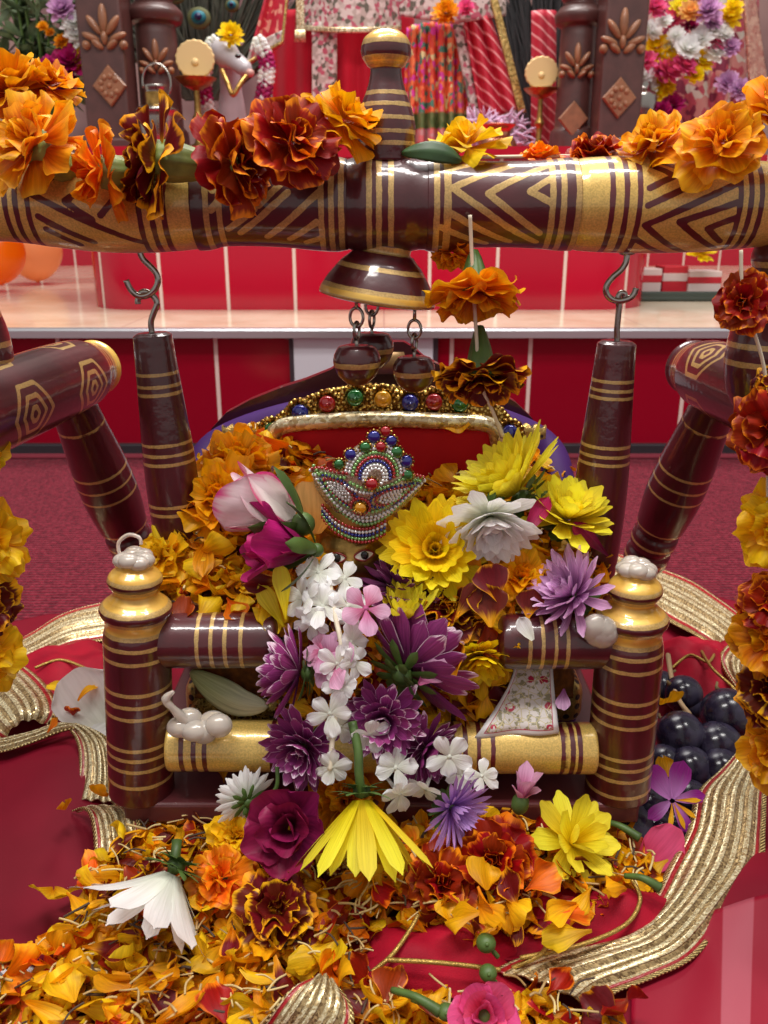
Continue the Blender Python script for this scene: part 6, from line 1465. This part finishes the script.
fl2 = [(657, 48, 15, P_YEL), (668, 60, 12, P_YEL), (656, 90, 13, P_YEL), (666, 88, 10, P_YEL), (699, 62, 14, P_YEL), (695, 76, 10, P_YEL), (729, 16, 14, P_YEL), (733, 8, 10, P_YEL), (650, 32, 13, P_WHT), (640, 78, 16, P_WHT), (645, 90, 14, P_WHT), (688, 50, 15, P_WHT), (700, 40, 14, P_WHT), (712, 30, 13, P_WHT), (722, 34, 12, P_WHT), (716, 52, 12, P_WHT), (655, 70, 15, P_HOT), (668, 72, 14, P_HOT), (645, 62, 12, P_HOT), (684, 66, 13, P_HOT), (718, 42, 12, P_HOT), (655, 8, 12, P_HOT), (672, 20, 12, P_HOT), (708, 10, 14, P_LIL), (712, 22, 11, P_LIL), (730, 48, 11, P_LIL), (740, 90, 12, P_LIL), (728, 84, 13, P_LIL), (690, 12, 12, P_PEACH), (680, 8, 11, P_LEM), (672, 105, 12, P_MAG), (662, 110, 10, P_MAG), (690, 26, 10, P_MAG), (676, 36, 10, P_WHT), (664, 22, 9, P_WHT), (668, 48, 10, P_WHT)]
for i, (u, v, r, m) in enumerate(fl2):
    p = P(u, v, 2.2+g.uniform(-.03, .03)); R = pxm(r, p); b = pbloom(L_mum(R, 9, .42), 440+i); mb = MB(); mb.merge(b, pose(p, cdir(g.uniform(-.4, .4), .3, 1))); mb.build('blossom', m, gar)
# balloons on the step, left
def balloon(u, v, y, rpx, lab, col):
    c = P(u, v, y); r = pxm(rpx, c); t = thing('balloon', c, lab, 'balloon')
    k = N(lab); b = k.bsdf(col=col, rough=.25, spec=.5); tl = k.n('BsdfTranslucent'); k.put(tl.inputs[0], col); mx = k.n('MixShader'); k.put(mx.inputs[0], .45); k.t.links.new(b, mx.inputs[1]); k.t.links.new(tl.outputs[0], mx.inputs[2]); m = k.done(mx.outputs[0])
    mb = MB(); V, fs = sph(32, 20); V2 = V.copy(); f = 1-.13*np.clip(-V2[:, 2], 0, 1)**2; V2[:, 0] *= f; V2[:, 1] *= f; V2[:, 2] *= 1.12
    mb.add(V2*r+np.array(c), fs); mb.build('skin', m, t)
    mb = MB(); lathe(mb, c+Vector((0, 0, -1.1*r)), (0, 0, -1), [(-.02*r, .03*r), (.0, .05*r), (.06*r, .1*r), (.07*r, .02*r)], 12); mb.build('knot', m, t)
balloon(34, 250, 2.50, 27, 'peach balloon resting on the step at the left', lin(252, 176, 120))
balloon(-3, 253, 2.25, 27, 'orange balloon in front of the peach one at the left edge', lin(255, 132, 14))
# dark tray with red and white boxes, right
c = P(690, 281, 2.02); t = thing('tray', (c.x, 2.06, ZT), 'dark green tray on the step at the right', 'tray')
mb = MB(); x0, x1 = P(636, 281, 2.02).x, P(748, 281, 2.02).x; rbox(mb, (x0, 2.0, ZT+.001), (x1, 2.3, ZT+.012), .004, 2); rbox(mb, (x0, 2.0, ZT+.008), (x1, 2.008, ZT+.022), .003, 2); mb.build('base', simple('dark green tray', lin(52, 62, 56), .4), t, smooth=False)
M_BOXW, M_BOXR = simple('white carton', lin(214, 190, 186), .5), simple('red carton', lin(190, 20, 40), .45)
for i, (u0, u1, h, y, m, lb) in enumerate(((640, 664, .055, 2.05, M_BOXW, 'white carton at the left of the tray'), (664, 690, .06, 2.06, M_BOXR, 'red carton in the middle of the tray'), (690, 724, .05, 2.05, M_BOXW, 'white carton with a red band at the right of the tray'))):
    x0, x1 = P(u0, 270, y).x, P(u1, 270, y).x; b = thing('carton', ((x0+x1)/2, y+.03, ZT+.013), lb, 'box', 'cartons on the tray')
    mb = MB(); rbox(mb, (x0, y, ZT+.013), (x1-.003, y+.07, ZT+.013+h), .002); mb.build('body', m, b, smooth=False)
    mb = MB(); rbox(mb, (x0-.0005, y-.0005, ZT+.013+h*.45), (x1-.0025, y+.0705, ZT+.013+h*.75), .001); mb.build('band', M_BOXR if m is M_BOXW else M_BOXW, b, smooth=False)
p = P(700, 252, 2.03); flower('chrysanthemum', 'yellow chrysanthemum lying on the cartons of the tray', 'chrysanthemum', p, cdir(0, .5, .8), [('bloom', pbloom(L_mum(pxm(14, p), 10, .4), 461), P_YEL, None)])
# ------------------------------------------------------------------ light
w = bpy.data.worlds.new('room light'); sc.world = w; w.use_nodes = True
bg = w.node_tree.nodes['Background']; bg.inputs[0].default_value = (1.0, .96, .93, 1); bg.inputs[1].default_value = .5
def area(name, loc, rot, size, power, col=(1, .97, .93)):
    l = bpy.data.lights.new(name, 'AREA'); l.energy = power; l.size = size[0]; l.shape = 'RECTANGLE'; l.size_y = size[1]; l.color = col
    o = bpy.data.objects.new(name, l); o.location = loc; o.rotation_euler = rot; COL.objects.link(o); return o
area('ceiling_lamp', (-.5, -.1, 2.5), (0, 0, 0), (1.2, .3), 36)
area('ceiling_lamp', (.6, .4, 2.5), (0, 0, 0), (1.2, .3), 36)
area('ceiling_lamp', (0, 2.1, 2.6), (0, 0, 0), (1.6, .6), 62)
vs = sc.view_settings
sc.display_settings.display_device = 'sRGB'
vs.view_transform = 'Standard'; vs.look = 'None'; vs.gamma = 1; vs.exposure = 0.0
vs.use_curve_mapping = False
